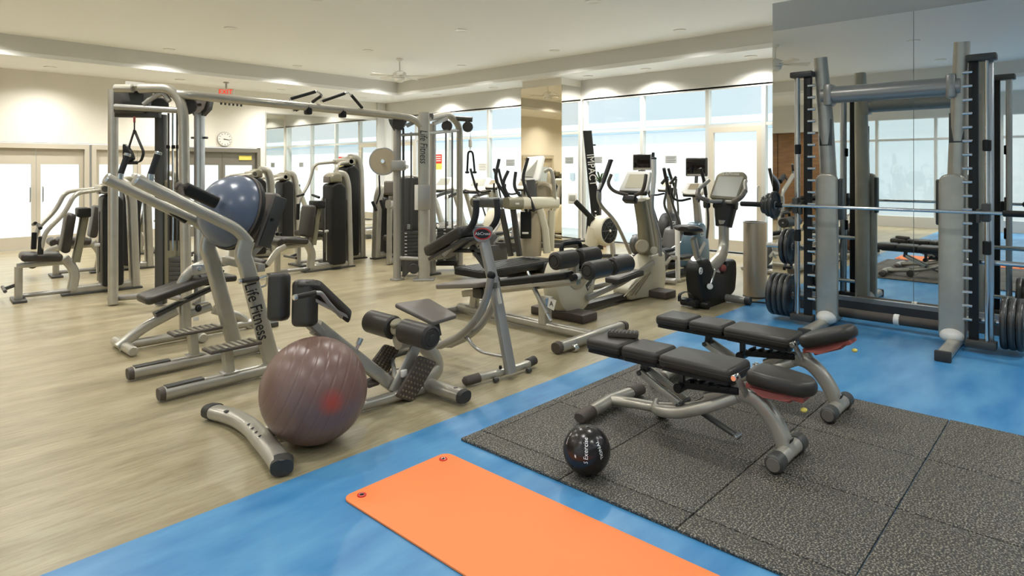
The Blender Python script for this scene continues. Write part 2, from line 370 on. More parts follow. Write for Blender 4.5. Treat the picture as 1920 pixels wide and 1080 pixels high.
entrance(2, 3.9, 5.7, 2, m_doorframe)
entrance(3, 2.05, 3.85, 2, m_doorframe)
P(bpy.data.objects['door_1'], 'sign_plate', m_yellow, bx(7.08, 7.4, Y1 + .03, Y1 + .05, 1.84, 1.95), label='small yellowish sign on the door head')
# corridor behind those doors: pale floor and wall so that the panes look into a bright lobby
ST('floor_lobby', m_whitebld, bx(X0, X1, Y1 + .2, Y1 + 7, -.06, 0.0))
ST('wall_lobby', m_whitebld, bx(X0, X1 + .3, Y1 + 7, Y1 + 7.2, 0, ZC), bx(X0 - .2, X0, Y1 + .2, Y1 + 7.2, 0, ZC))
# left wall: dark wood panelling towards the clock wall, windows nearer the camera
ST('wall_left', m_soffit, bx(X0 - .2, X0, Y0, 6.1, 3.0, ZC), bx(X0 - .2, X0, Y0, 6.1, 0, .3), bx(X0 - .2, X0, 6.1, Y1, 2.75, ZC), bx(X0 - .2, X0, Y0, -1.0, .3, 3.0))
wp = ST('wall_wood', m_wood, bx(X0 - .2, X0 - .15, 6.1, Y1, 0, 2.75))
for k in range(7): ST('wood_panel', m_wood, bx(X0 - .15, X0 - .11, 6.12 + k * 1.38, 6.12 + k * 1.38 + 1.35, 0.02, 2.73, .006), parent=wp)
w3 = T('window_3', '', '', (X0, 0, 0)); del w3['label'], w3['category']; w3['kind'] = 'structure'
for k in range(6): P(w3, 'mullion', m_alu, bx(X0 - .12, X0, -1.0 + k * 1.42 - .035, -1.0 + k * 1.42 + .035, .3, 3.0))
for k in range(5): P(w3, 'pane', m_glass, bx(X0 - .06, X0 - .054, -1.0 + k * 1.42 + .035, -1.0 + (k + 1) * 1.42 - .035, .3, 2.4)); P(w3, 'pane', m_glass, bx(X0 - .06, X0 - .054, -1.0 + k * 1.42 + .035, -1.0 + (k + 1) * 1.42 - .035, 2.46, 3.0))
P(w3, 'transom', m_alu, bx(X0 - .11, X0 - .01, -1.0, 6.1, 2.4, 2.46))
ST('wall_front', m_wall, bx(X0, XM, Y0 - .2, Y0, 0, ZC))
# outside: terrace, white building with a blue-grey roof edge
ST('ground_terrace', m_whitebld, bx(X1 + .25, 29, -40, 80, -.5, -.05))
m_greywin = M('pale_grey_window', (.45, .50, .54), .4)
b = T('white_building', 'long white building with a blue-grey roof band beyond the windows', 'building', (30, 20, -.5))
P(b, 'wall', m_whitebld, bx(30, 36, -40, 80, -.5, 3.55))
P(b, 'roof_band', m_bluefascia, bx(29.6, 36, -40, 80, 3.55, 3.85)); P(b, 'parapet', m_whitebld, bx(29.8, 36, -40, 80, 3.85, 4.2))
for k in range(14):
    y = -6 + k * 3.2; P(b, 'window', m_greywin, bx(29.93, 30.0, y, y + .32, 1.0, 1.4))

# downlights: recessed can, trim ring and lens, with the lamp itself
DL = {}
def downlight(x, y, z, label, power=1.0):
    d = T('downlight', label, 'ceiling light', (x, y, z), 'recessed ceiling downlights')
    P(d, 'trim_ring', m_creamw, lathe([(.075, -.002), (.105, -.002), (.11, -.012), (.082, -.014), (.075, -.010)], (x, y, z), (0, 0, 1), 24))
    P(d, 'lens', m_lamp, lathe([(.078, -.004), (.078, -.002)], (x, y, z), (0, 0, 1), 24))
    l = bpy.data.lights.new('downlight_lamp', 'SPOT'); l.energy = LAMP_W * power; l.spot_size = math.radians(150); l.spot_blend = 0.9; l.shadow_soft_size = .09; l.color = (1.0, 0.98, 0.935)
    lo = bpy.data.objects.new('downlight_lamp', l); COL.objects.link(lo); lo.parent = d; lo.location = (0, 0, -.03)
over = {(0.6, 14.95): 'the wall near the wood panelling', (3.0, 14.95): 'the beige glazed doors', (5.37, 14.95): 'the bronze glazed doors and clock', (7.75, 14.95): 'the near edge of the wall mirror', (10.15, 14.95): 'the wall mirror by the glazed corner'}
for x in (0.6, 3.0, 5.37, 7.75, 10.15): downlight(x, 14.95, ZC, 'round recessed downlight in the flat ceiling strip over ' + over[(x, 14.95)])
for y, w in ((12.9, 'the corner treadmill'), (10.8, 'the pane next to the pillar mirror'), (8.0, 'the leaning board'), (6.6, 'the rowing machine'), (4.5, 'the window door')): downlight(11.05, y, ZC, 'round recessed downlight in the window-side ceiling strip by ' + w)
tray = [['wood panelling corner', 'row machine side', 'suspension strap side', 'open floor beyond the orange mat', 'orange mat side'],
        ['beige doors', 'seated leg machine', 'incline bench', 'dip station', 'orange mat'],
        ['pulldown machine', 'shoulder press machine', 'cable crossover bar', 'abdominal machine', 'weight benches'],
        ['seated press machine', 'tall weight tower', 'column treadmill', 'round-cover elliptical', ''],
        ['corner by the wall mirror', 'treadmill row', 'pillar-side ellipticals', 'step machine', '']]
for i, x in enumerate((-.8, 1.9, 4.6, 7.3, 9.8)):
    for j, y in enumerate((13.35, 10.6, 7.9, 5.2, 2.5)):
        if not tray[i][j]: continue
        downlight(x, y, ZT, 'round recessed downlight in the raised ceiling tray above the ' + tray[i][j], .62 if y < 6 and x < 5 else 1.1)
for x in (-3.4, -.6, 2.2, 5.0, 7.0):
    for y in (-.4, -3.0): downlight(x, y, ZC, 'round recessed downlight in the low ceiling before the mirror wall', .6)
for y in (2.5, 6.0, 9.5, 13): downlight(-3.6, y, ZC, 'round recessed downlight in the low ceiling by the wood panelling')
# ================================================================ rubber mat, orange mat, medicine ball
rm = T('rubber_mat', 'dark speckled rubber tile mat lying on the blue floor under the benches', 'floor mat', (3.7, 1.0, 0))
us = [2.555, 2.72, 3.41, 4.10, 4.85]; vsn = [2.775, 2.705, 2.03, 1.375, .70, .03, -.65, -1.33, -2.0]
for i in range(4):
    for j in range(len(vsn) - 1):
        P(rm, 'tile', m_mat, bx(us[i] + .003, us[i + 1] - .003, vsn[j + 1] + .003, vsn[j] - .003, 0.0005, .016 + .0008 * ((i * 3 + j * 5) % 3), .004))
m_orange = M('orange_foam', (0.90, 0.25, 0.07), 0.6, bump=(250, 0.1, 0.001))
om = T('exercise_mat', 'bright orange rolled-out exercise mat with eyelets on the blue floor', 'exercise mat', (2.05, 1.8, 0))
def grom(c): return Vector((c[0], c[1], .013))
oa, ob, oc, od = 1.71, 2.385, .88, 2.705
P(om, 'sheet', m_orange, prism(rpoly([(oa, oc, .006), (ob, oc, .006), (ob, od, .006), (oa, od, .006)], .06, 6), .011, (0, 0, 1), .003))
for c in ((ob - .075, od - .06), (oa + .075, od - .06), (ob - .075, oc + .06), (oa + .075, oc + .06)):
    g = P(om, 'eyelet', m_red, ring(grom(c), Z_, .017, .006, 20, 6)); P(g, 'hole', m_blackprint, lathe([(.011, -.003), (.011, -.0005)], grom(c), Z_, 16)); P(g, 'rim', m_chrome, ring(grom(c) + Z_ * .002, Z_, .012, .002, 20, 6))
mbc = Vector((0, 0, 0)); d_ = ray(1100, 843); mbr = .1235
mbc = Vector((0, 0, EYE)) + d_ * ((mbr + .018 - EYE) / d_.z)
m_medball = M('black_gloss_rubber', (0.012, 0.010, 0.009), 0.24, noise=((0.03, 0.022, 0.018), 4, .4, .7), bump=(180, .1, .001))
mb = T('medicine_ball', 'black rubber medicine ball with white lettering on the rubber mat', 'medicine ball', (mbc.x, mbc.y, .018))
P(mb, 'ball', m_medball, sphere(mbc, mbr, 40, 24))
tocam = (Vector((0, 0, EYE)) - mbc).normalized(); mbr_ = RT.copy(); mup = mbr_.cross(tocam) * -1.0
mup = (Z_ - tocam * Z_.dot(tocam)).normalized()
def onball(p): return mbc + (p - mbc).normalized() * (mbr + .0006)
lettering('S Exercise', .034, mbc + tocam * mbr + mup * -.008 + RT * -.004, mup, -RT, mb, m_white, onball, shear=.15)
lettering('TIONAL', .030, mbc + tocam * mbr + RT * .078 + mup * -.004, (mup + RT * -.42).normalized(), (-RT - mup * .42).normalized(), mb, m_white, onball)
P(mb, 'white_label', m_creamw, ([onball(mbc + tocam * mbr + RT * (-.079 + a) + mup * (-.045 + b)) for a, b in ((0, 0), (.012, -.006), (.014, .012), (.002, .018))], [(0, 1, 2, 3)]))
for a, b in ((-.12, .03), (-.117, .052), (-.1, .075)):
    P(mb, 'white_mark', m_white, ([onball(mbc + tocam * .06 + RT * (a + da) + mup * (b + db)) for da, db in ((0, 0), (.006, -.004), (.012, .016), (.004, .018))], [(0, 1, 2, 3)]))
P(mb, 'air_valve', m_rubber, ring(onball(mbc + tocam * .6 + mup * .9 + RT * .05), (onball(mbc + tocam * .6 + mup * .9) - mbc), .008, .002, 16, 6))

# ================================================================ adjustable benches
def padbox(c, L, wd, h, R=None, bev=.03):
    return rbox(c, (L, wd, h), bev, R, 4)
def bench(uc, seat_tilt, label):
    b = T('adjustable_bench', label, 'weight bench', (uc, 1.8, .017))
    z0 = .0205
    def q(v, z, du=0.0): return Vector((uc + du, v, z + z0))
    # frame
    P(b, 'rear_foot', m_silver, tube([q(2.37, .045, -.26), q(2.39, .05, 0), q(2.37, .045, .24)], (.042, .036), 14))
    for s, a in ((-1, -.26), (1, .24)):
        P(b, 'foot_cap', m_rubberbr, tube([q(2.372, .045, a + s * -.02), q(2.366, .044, a + s * .10), q(2.364, .042, a + s * .115)], [(.047, .041), (.047, .040), (.036, .03)], 14))
    P(b, 'spine', m_silver, tube(spl([q(2.40, .05), q(2.20, .075), q(2.02, .095), q(1.80, .15), q(1.62, .235), q(1.50, .29)], 5), (.04, .032), 14))
    P(b, 'side_loop', m_silver, tube(spl([q(2.06, .10, .03), q(2.0, .105, -.075), q(1.86, .125, -.085), q(1.68, .20, -.075), q(1.52, .285, -.02)], 5), (.026, .034), 12))
    P(b, 'front_leg', m_silver, tube(spl([q(1.70, .22), q(1.54, .30), q(1.43, .30), q(1.35, .24), q(1.285, .15), q(1.245, .05)], 6), (.036, .045), 14, pw=3.5))
    P(b, 'front_foot', m_silver, tube([q(1.245, .048, -.13), q(1.245, .052, 0), q(1.245, .048, .13)], .042, 16))
    for s in (-1, 1):
        cp = P(b, 'foot_cap', m_gun, cyl(q(1.245, .047, s * .115), q(1.245, .047, s * .205), .049, 20, .01))
        P(cp, 'cap_face', m_padgrey, cyl(q(1.245, .047, s * .203), q(1.245, .047, s * .209), .036, 20, .002))
    P(b, 'size_tag', m_blackprint, rbox(q(1.215, .125, -.02), (.05, .004, .022), .001, ax((1, 0, 0), (0, -.3, 1))))
    # back pads on their beam
    P(b, 'pad_beam', m_gun, bar(q(2.44, .375), q(1.53, .375), .06, .05)); P(b, 'beam_side', m_black, bar(q(2.45, .385, -.10), q(1.55, .39, -.10), .02, .03), bar(q(2.45, .385, .10), q(1.55, .39, .10), .02, .03))
    for n, (va, vb) in (('head_pad', (2.50, 2.235)), ('shoulder_pad', (2.228, 1.965)), ('back_pad', (1.958, 1.50))):
        wn = .27 if n != 'back_pad' else .285
        pts = rpoly([q(va, .43, -wn / 2), q(vb, .43, -wn / 2 - (.01 if n == 'back_pad' else 0)), q(vb, .43, wn / 2 + (.01 if n == 'back_pad' else 0)), q(va, .43, wn / 2)], .035, 4)
        pd = P(b, n, m_pad, prism(pts, .075, Z_, .026, 4)); P(pd, 'seam', m_rubber, tube([p + (p - (q((va + vb) / 2, .43))).normalized() * -.001 for p in pts], .0035, 6, closed=True, up=Z_))
        P(pd, 'pad_board', m_black, prism([q((va + vb) / 2, .387) + (p - q((va + vb) / 2, .43)) * .93 for p in pts], .02, Z_))
    # seat
    st = math.radians(seat_tilt); sv = Vector((0, -math.cos(st), math.sin(st))); sn = Vector((0, math.sin(st), math.cos(st)))
    hinge = q(1.44, .405)
    def sq(l, du, h=0.0): return hinge + sv * l + Vector((du, 0, 0)) + sn * h
    prof = [sq(.0, -.115, .035), sq(.13, -.13, .035), sq(.30, -.10, .035), sq(.345, -.03, .035), sq(.345, .03, .035), sq(.30, .10, .035), sq(.13, .13, .035), sq(.0, .115, .035)]
    P(b, 'seat_pad', m_pad, prism(rpoly(prof, .045, 4), .085, sn, .034, 4))
    P(b, 'seat_cover', m_redvinyl, prism([sq(.02, -.09, -.02), sq(.10, -.09, -.055), sq(.22, -.09, -.040), sq(.29, -.06, -.015), sq(.29, .06, -.015), sq(.26, .09, -.055), sq(.12, .10, -.075), sq(.02, .09, -.02)][:4], .015, (1, 0, 0)),
      prism([sq(.0, -.08, -.02), sq(.30, -.07, -.02), sq(.30, .07, -.02), sq(.0, .08, -.02)], .03, sn, .004), bar(sq(.06, 0, -.045), sq(.24, 0, -.035), .16, .03), label='dull red underside of the seat')
    P(b, 'seat_bracket', m_silver, bar(sq(-.02, 0, -.03), q(1.40, .28), .05, .05, up=X_))
    P(b, 'adjust_knob', m_yellow, sphere(sq(.30, -.045, -.075), .017, 12, 8, (1.3, 1, .7)))
    for s in (-1, 1): P(b, 'hinge', m_chrome, cyl(q(1.475, .435, s * .13), q(1.475, .435, s * .165), .018, 12)); P(b, 'hinge_plate', m_silver, bar(q(1.475, .44, s * .125), q(1.45, .32, s * .045), .05, .012, up=Y_))
    # back-rest strut: two silver bars, dark ladder and slotted rail
    for s in (-1, 1): P(b, 'strut', m_silver, bar(q(2.13, .30, s * .05), q(1.86, .17, s * .05), .028, .042))
    P(b, 'strut_pin', m_gun, cyl(q(2.13, .30, -.075), q(2.13, .30, .075), .016, 12)); P(b, 'strut_pin', m_gun, cyl(q(1.86, .165, -.075), q(1.86, .165, .075), .014, 12)); P(b, 'pin_lug', m_gun, bar(q(2.13, .30), q(2.12, .375), .05, .03, up=X_))
    P(b, 'ladder', m_black, bar(q(1.83, .285, 0), q(1.50, .325, 0), .09, .04), *[bar(q(1.80 - k * .06, .315 + k * .004, -.05), q(1.80 - k * .06, .315 + k * .004, .05), .02, .02) for k in range(5)], cyl(q(1.87, .26, -.06), q(1.87, .26, .06), .03, 12))
    P(b, 'slot_rail', m_gun, bar(q(1.80, .14, .03), q(1.52, .035, .03), .045, .02)); P(b, 'rail_wheel', m_chrome, cyl(q(1.535, .045, -.01), q(1.535, .045, .07), .014, 10))
    P(b, 'link_bar', m_gun, bar(q(1.87, .25), q(1.87, .37), .035, .035, up=X_))
    P(b, 'transport_wheel', m_rubber, cyl(q(2.05, .05, .055), q(2.05, .05, .10), .05, 18))
    return b
bench(3.55, -3, 'black padded adjustable bench with silver legs beside the medicine ball, dark block on it')
bench(4.45, 21, 'black padded adjustable bench with raised seat between the other bench and the weight rack')
hb = T('rubber_block', 'small dark textured rubber block lying on the head pad of the bench', 'block', (3.62, 2.33, .49))
P(hb, 'body', m_rubberbr, rbox((3.615, 2.33, .508), (.20, .08, .034), .006, Matrix.Rotation(math.radians(-62), 3, 'Z')))
P(hb, 'ribbed_top', m_rubber, *[rbox(Vector((3.615, 2.33, .526)) + Matrix.Rotation(math.radians(-62), 3, 'Z') @ Vector((-.085 + k * .0243, 0, 0)), (.014, .07, .006), .002, Matrix.Rotation(math.radians(-62), 3, 'Z')) for k in range(8)])

# ================================================================ exercise ball
m_exball = M('mauve_brown_vinyl', (0.165, 0.095, 0.076), 0.32, noise=((0.205, 0.122, 0.098), 2, .3, .7))
bc = Vector((1.962, 3.394, .305)); ball_ax = Vector((.35, -.5, .75)).normalized()
eb = T('exercise_ball', 'large mauve-brown ridged exercise ball in front of the back extension bench', 'exercise ball', (bc.x, bc.y, 0))
GA = (RT * -.86 - FW * .30 + Z_ * .42).normalized()
prof = []
NB = 150
for i in range(NB + 1):
    th = math.pi * i / NB; r = .305
    if 0.18 < i / NB < 0.82: r -= (.0026 if i % 10 == 0 else 0)
    prof.append((max(r * math.sin(th), .0005), -r * math.cos(th)))
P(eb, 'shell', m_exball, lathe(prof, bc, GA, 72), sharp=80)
P(eb, 'valve', m_rubberbr, cyl(bc - GA * .309, bc - GA * .30, .012, 14))
# soft-edged round red patch mixed into the shell colour
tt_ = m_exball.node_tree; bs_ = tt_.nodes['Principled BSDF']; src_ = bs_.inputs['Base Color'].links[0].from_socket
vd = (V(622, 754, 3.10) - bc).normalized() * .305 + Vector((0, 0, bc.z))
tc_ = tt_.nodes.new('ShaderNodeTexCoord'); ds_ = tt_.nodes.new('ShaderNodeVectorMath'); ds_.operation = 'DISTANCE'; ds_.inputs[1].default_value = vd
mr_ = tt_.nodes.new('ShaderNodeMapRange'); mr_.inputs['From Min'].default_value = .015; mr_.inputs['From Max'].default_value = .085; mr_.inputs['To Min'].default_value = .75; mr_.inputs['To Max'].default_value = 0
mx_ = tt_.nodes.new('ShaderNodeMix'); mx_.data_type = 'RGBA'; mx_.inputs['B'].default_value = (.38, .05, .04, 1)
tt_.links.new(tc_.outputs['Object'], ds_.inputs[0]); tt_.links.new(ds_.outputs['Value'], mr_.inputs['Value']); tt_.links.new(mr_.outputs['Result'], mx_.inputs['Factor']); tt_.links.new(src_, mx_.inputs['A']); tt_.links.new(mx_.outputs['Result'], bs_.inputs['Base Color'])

# ================================================================ back extension bench (behind the ball)
YC = 3.63
be = T('back_extension_bench', 'silver back extension bench with black hip pads behind the exercise ball', 'gym bench', (2.35, YC, 0))
def bq(u, z, dv=0.0): return Vector((u, YC + dv, z))
P(be, 'front_foot', m_silver, tube(spl([G(402, 772, .055), G(440, 783, .055), G(470, 801, .06), G(494, 828, .06), G(515, 853, .06), G(527, 872, .055)], 5), (.056, .042), 16, pw=2.6))
for a, bb in ((G(528, 866, .055), G(529, 884, .052)), (G(404, 772, .055), G(396, 770, .052))):
    P(be, 'foot_cap', m_rubber, tube([a, a + (bb - a).normalized() * .07], [(.062, .047), (.058, .043)], 16, pw=2.6))
for q_ in (G(424, 770, .10), G(529, 861, .10)): P(be, 'bolt_cap', m_gun, lathe([(.016, -.004), (.016, -.001), (.010, .001)], q_, Z_, 14))
P(be, 'base_rail', m_silver, tube([(1.70, 3.645, .042), (2.93, 3.53, .046)], (.036, .034), 16, pw=2.6))
P(be, 'rear_foot', m_silver, tube([bq(2.92, .06, .27), bq(2.94, .062, -.1), bq(2.955, .06, -.45)], (.055, .042), 16, pw=2.6))
for s in (-1, 1):
    P(be, 'foot_cap', m_rubber, tube([bq(2.955 if s < 0 else 2.92, .06, -.1 + s * .34), bq(2.957 if s < 0 else 2.92, .059, -.1 + s * .375)], [(.06, .046), (.055, .041)], 16, pw=2.6)); P(be, 'bolt_cap', m_gun, lathe([(.016, -.004), (.016, 0), (.01, .002)], bq(2.952 if s < 0 else 2.922, .103, -.1 + s * .28), Z_, 14))
P(be, 'maker_name', m_blackprint, *[bar(G(464 + k * 7, 797 + k * 7.2, .1025), G(468 + k * 7, 794 + k * 7.2, .1025), .01, .002, 0) for k in range(4)])
hip = V(585, 612, YC); low = V(748, 742, YC - .02)
P(be, 'incline_beam', m_silver, tube([V(592, 613, YC), V(752, 738, YC)], (.038, .05), 14, pw=4))
P(be, 'beam_end', m_rubberbr, tube([V(748, 735, YC), V(757, 742, YC)], (.041, .053), 14, pw=4))
P(be, 'beam_stop', m_chrome, cyl(V(650, 690, YC), V(676, 637, YC - .03), .013, 12), cyl(V(671, 647, YC - .03), V(677, 634, YC - .03), .019, 12))
P(be, 'rear_post', m_silver, tube(spl([Vector((2.86, 3.54, .07)), V(818, 690, YC), V(806, 660, YC), V(780, 636, YC), V(745, 640, YC)], 5), [(.05, .055)] * 21, 14, pw=3))
P(be, 'side_arm', m_silver, tube([V(738, 735, YC - .06), V(783, 645, YC - .06)], (.016, .045), 12, pw=4), tube([V(738, 735, YC + .06), V(783, 645, YC + .06)], (.016, .045), 12, pw=4))
# hip pads: two rounded fronts and a sloping far one
hr = ax((.55, 0, -.42), (.42, .0, .55))
pad_n = Vector((-.72, -.52, .46)).normalized()
def hpad(name, cx, cy, dv, w, h, th, n, roll=0.0):
    c = V(cx, cy, YC + dv); R = ax(n, Z_); R = R @ Matrix.Rotation(roll, 3, 'X'); return P(be, name, m_pad, rbox(c, (th, w, h), .035, R, 5))
hpad('hip_pad', 523, 556, .16, .13, .30, .10, Vector((-.85, -.45, .12)), .06)
hpad('hip_pad', 572, 568, .02, .155, .29, .10, Vector((-.85, -.42, .10)), .05)
P(be, 'thigh_pad', m_pad, prism(rpoly([V(556, 528, YC + .03), V(598, 529, YC - .07), V(660, 588, YC - .07), V(655, 603, YC - .05), V(600, 560, YC), V(566, 545, YC + .08)], .03, 4), .055, None, .018, 3))
P(be, 'pad_plate', m_silver2, tube([V(585, 560, YC), V(648, 592, YC - .03)], (.05, .012), 8, pw=5), tube([V(575, 600, YC), V(598, 622, YC)], (.05, .03), 10, pw=4))
P(be, 'grip', m_pad, cyl(V(556, 557, YC - .16), V(592, 549, YC - .16), .016, 14)); P(be, 'grip_end', m_chrome, cyl(V(550, 558, YC - .16), V(557, 557, YC - .16), .018, 14))
P(be, 'grip_tube', m_silver2, tube([V(590, 549, YC - .16), V(602, 549, YC - .16), V(616, 568, YC - .15), V(640, 594, YC - .06)], .013, 10, .03))
# ankle rollers
ra = V(683, 598, YC + .22); ra = Vector((2.76, YC + .33, .475)); rb = Vector((2.76, YC - .34, .475))
P(be, 'roller_bar', m_silver, cyl(ra, rb, .022, 14), cyl(Vector((2.76, YC - .045, .475)), Vector((2.76, YC + .045, .475)), .05, 20), bar(Vector((2.76, YC, .475)), Vector((2.80, YC, .34)), .05, .05, up=X_))
P(be, 'hub_cap', m_olive, cyl(Vector((2.745, YC, .50)), Vector((2.725, YC, .535)), .042, 20))
for s in (-1, 1):
    r_ = P(be, 'roller', m_pad, cyl(Vector((2.76, YC + s * .055, .475)), Vector((2.76, YC + s * .35, .475)), .083, 26, .012))
    P(r_, 'roller_cap', m_rubber, cyl(Vector((2.76, YC + s * .35, .475)), Vector((2.76, YC + s * .358, .475)), .058, 24, .004), ring(Vector((2.76, YC + s * .352, .475)), Y_, .065, .006, 24, 6), cyl(Vector((2.76, YC + s * .356, .475)), Vector((2.76, YC + s * .364, .475)), .024, 16, .003))
# rear pad
P(be, 'rear_pad', m_padgrey, prism(rpoly([V(738, 572, YC + .20), V(803, 562, YC + .18), V(858, 594, YC - .08), V(812, 608, YC - .14)], .03, 4), .035, None, .012, 3)); P(be, 'pad_bracket', m_gun, bar(V(812, 603, YC + .02), V(818, 632, YC), .09, .03, up=Y_))
# foot plates with studs
def footplate(px_, dv):
    pts = [V(x, y, YC + dv) for x, y in px_]; n = (pts[1] - pts[0]).cross(pts[3] - pts[0]).normalized()
    if n.dot(Vector((0, 0, EYE)) - pts[0]) < 0: n = -n
    f = P(be, 'foot_plate', m_rubberbr, prism(rpoly(pts, .02, 3), .025, n, .004)); st = []
    for i in range(5):
        for j in range(9):
            a, b_ = (i + .6) / 5.2, (j + .6) / 9.2
            st.append(lathe([(.010, 0), (.007, .005), (.002, .006)], pts[0].lerp(pts[1], a).lerp(pts[3].lerp(pts[2], a), b_) + n * .012, n, 6))
    P(f, 'stud_pattern', M('tan_rubber', (.16, .125, .08), .6), *st)['kind'] = 'stuff'
footplate([(786, 666), (817, 678), (772, 754), (742, 744)], -.13)
footplate([(722, 645), (748, 653), (727, 700), (694, 682)], .16)
P(be, 'plate_arm', m_silver2, bar(V(742, 712, YC), V(735, 672, YC + .16), .03, .03), bar(V(770, 712, YC), V(772, 706, YC - .12), .05, .05)); P(be, 'plate_lever', m_rubberbr, bar(V(690, 712, YC + .05), V(702, 722, YC - .02), .09, .03)); P(be, 'plate_knob', m_creamw, rbox(V(757, 700, YC - .08), (.05, .03, .05), .008))
P(be, 'link_rod', m_gun, cyl(V(740, 668, YC + .12), V(765, 660, YC + .02), .012, 10))
# ================================================================ dip and knee-raise station at the left front, dome trainer wedged in it
YN, YF = 4.75, 5.40; YD = (YN + YF) / 2
ds = T('dip_station', 'silver dip and knee raise station with step plates holding the blue dome trainer', 'dip station', (2.1, YD, 0))
def both(f):
    f(YN, -1); f(YF, 1)
def rails(y, s):
    r = P(ds, 'base_rail', m_silver, tube([(1.60, y, .055), (2.62, y, .055)], (.05, .045), 16, pw=2.5))
    P(r, 'end_cap', m_rubberbr, tube([(1.565, y, .054), (1.60, y, .055)], [(.046, .041), (.053, .048)], 16, pw=2.5))
    P(r, 'tread_strip', m_gun, tube([(1.61, y, .097), (1.86, y, .097)], (.034, .009), 12, pw=5))
both(rails)
P(ds, 'cross_rail', m_silver, tube([(2.60, YN, .06), (2.60, YF, .06)], (.045, .045), 14))
def posts(y, s):
    a = P(ds, 'upright', m_silver, tube(spl([V(512, 700, YN) + Vector((0, y - YN, .05)), V(486, 590, YN) + Vector((0, y - YN, 0)), V(464, 505, YN) + Vector((0, y - YN, 0)), V(456, 478, YN) + Vector((0, y - YN, 0)), V(462, 452, YN) + Vector((0, y - YN, 0))], 6), (.042, .062), 16, pw=3))
    d0 = V(462, 452, YN); d1 = V(445, 430, YN); d2 = V(255, 337, YN); off = Vector((0, y - YN, 0))
    b = P(ds, 'dip_arm', m_silver, tube([d0 + off + Vector((.02, 0, -.02)), d1 + off, d2 + off], (.040, .043), 16, .14))
    P(b, 'arm_cap', m_steel, tube([d2 + off, d2 + off + (d2 - d1).normalized() * .012], [(.043, .046), (.036, .038)], 16))
    st = d2 + off + Vector((.10, 0, -.01))
    g = P(ds, 'hand_grip', m_foam, cyl(st + Vector((-.01, s * .0, .04)), st + Vector((.035, 0, .185)), .021, 12)); P(g, 'grip_tip', m_chrome, cyl(st + Vector((.034, 0, .18)), st + Vector((.04, 0, .20)), .025, 14)); P(g, 'grip_collar', m_chrome, cyl(st + Vector((-.015, 0, 0)), st + Vector((-.008, 0, .05)), .023, 14))
    # step plate on its stub
    pl = P(ds, 'step_plate', m_rubberbr, rbox((2.065, y + s * .02, .29), (.38, .17, .022), .008)); P(pl, 'tread_ribs', m_olive, *[rbox((1.90 + k * .047, y + s * .02, .303), (.024, .155, .008), .003) for k in range(8)])['kind'] = 'stuff'
    P(ds, 'step_post', m_silver, tube([(2.05, y, .09), (2.03, y, .28)], (.045, .035), 12, pw=4)); P(ds, 'step_foot', m_steel, rbox((2.05, y, .10), (.12, .10, .012), .004))
both(posts)
P(ds, 'under_grip', m_black, tube([V(285, 372, YF) , V(350, 412, YF)], (.03, .035), 12, pw=4))
P(ds, 'elbow_pad', m_black, tube([V(346, 353, YN + .10), V(405, 380, YN + .10)], (.042, .046), 16, pw=3.5)); P(ds, 'pad_arm', m_rubberbr, cyl(V(330, 347, YN + .12), V(350, 356, YN + .12), .030, 14), cyl(V(338, 350, YN + .10), V(345, 385, YN + .02), .02, 10))
lettering('Life Fitness', .128, V(481, 583, YN - .07), (V(505, 672, YN) - V(462, 505, YN)).normalized(), Vector((.95, 0, .28)), ds, m_blackprint, ext=.004, shear=.18, sx=.80)
# back pad with its side plate and bolts
bpn = Vector((-.93, 0, .36)).normalized()
P(ds, 'back_pad', m_padgrey, rbox((2.43, YD, 1.19), (.075, .36, .46), .025, ax(bpn, Z_), 4)); 
sp = P(ds, 'pad_side_plate', m_gun, rbox((2.46, YD - .19, 1.18), (.10, .02, .42), .02, ax(bpn, Z_)), label='dark grey side plate with two bolts')
for dz in (-.09, .03): P(sp, 'bolt', m_black, cyl((2.455 - dz * .36, YD - .195, 1.17 + dz), (2.455 - dz * .36, YD - .215, 1.17 + dz), .014, 12))
P(ds, 'pad_frame', m_silver, bar((2.50, YD, 1.05), (2.30, YD, .86), .10, .05), bar((2.30, YN, .84), (2.30, YF, .84), .06, .06))
g = P(ds, 'side_handle', m_rubber, cyl(V(453, 527, YN - .08), V(485, 522, YN - .08), .018, 14)); P(g, 'handle_end', m_chrome, cyl(V(447, 528, YN - .08), V(453, 527, YN - .08), .02, 14)); P(g, 'handle_loop', m_chrome, tube([V(485, 522, YN - .08), V(502, 516, YN - .06), V(500, 535, YN), V(484, 540, YN)], .010, 8, .03))
# dome trainer
m_dome = M('blue_grey_vinyl', (0.105, 0.13, 0.185), 0.26, noise=((0.135, 0.165, 0.225), 3, .3, .7))
dax = Vector((-.90, -.18, .30)).normalized(); dc = Vector((2.255, YD - .005, 1.255)); dr = .292
dt = T('dome_trainer', 'blue half-dome balance trainer wedged between the arms of the dip station', 'balance trainer', (dc.x, dc.y, dc.z - .3))
pr = [(dr * math.cos(a), .26 * math.sin(a) + .03) for a in [k * math.pi / 2 / 24 for k in range(24)]]
for i in (6, 8, 10): pr[i] = (pr[i][0] - .0025, pr[i][1])
P(dt, 'dome', m_dome, lathe([(dr - .01, .02)] + pr + [(.012, .29)], dc, dax, 56), sharp=70)
rim_ = P(dt, 'platform', m_black, lathe([(.02, -.035), (dr * .86, -.035), (dr + .008, -.02), (dr + .014, .0), (dr + .01, .02), (dr - .002, .032), (dr * .8, .03)], dc, dax, 56)); P(rim_, 'rim_band', m_rubberbr, ring(dc + dax * .028, dax, dr + .006, .009, 56, 8))
P(dt, 'valve', m_black, cyl(dc + dax * .289, dc + dax * .296, .014, 14))

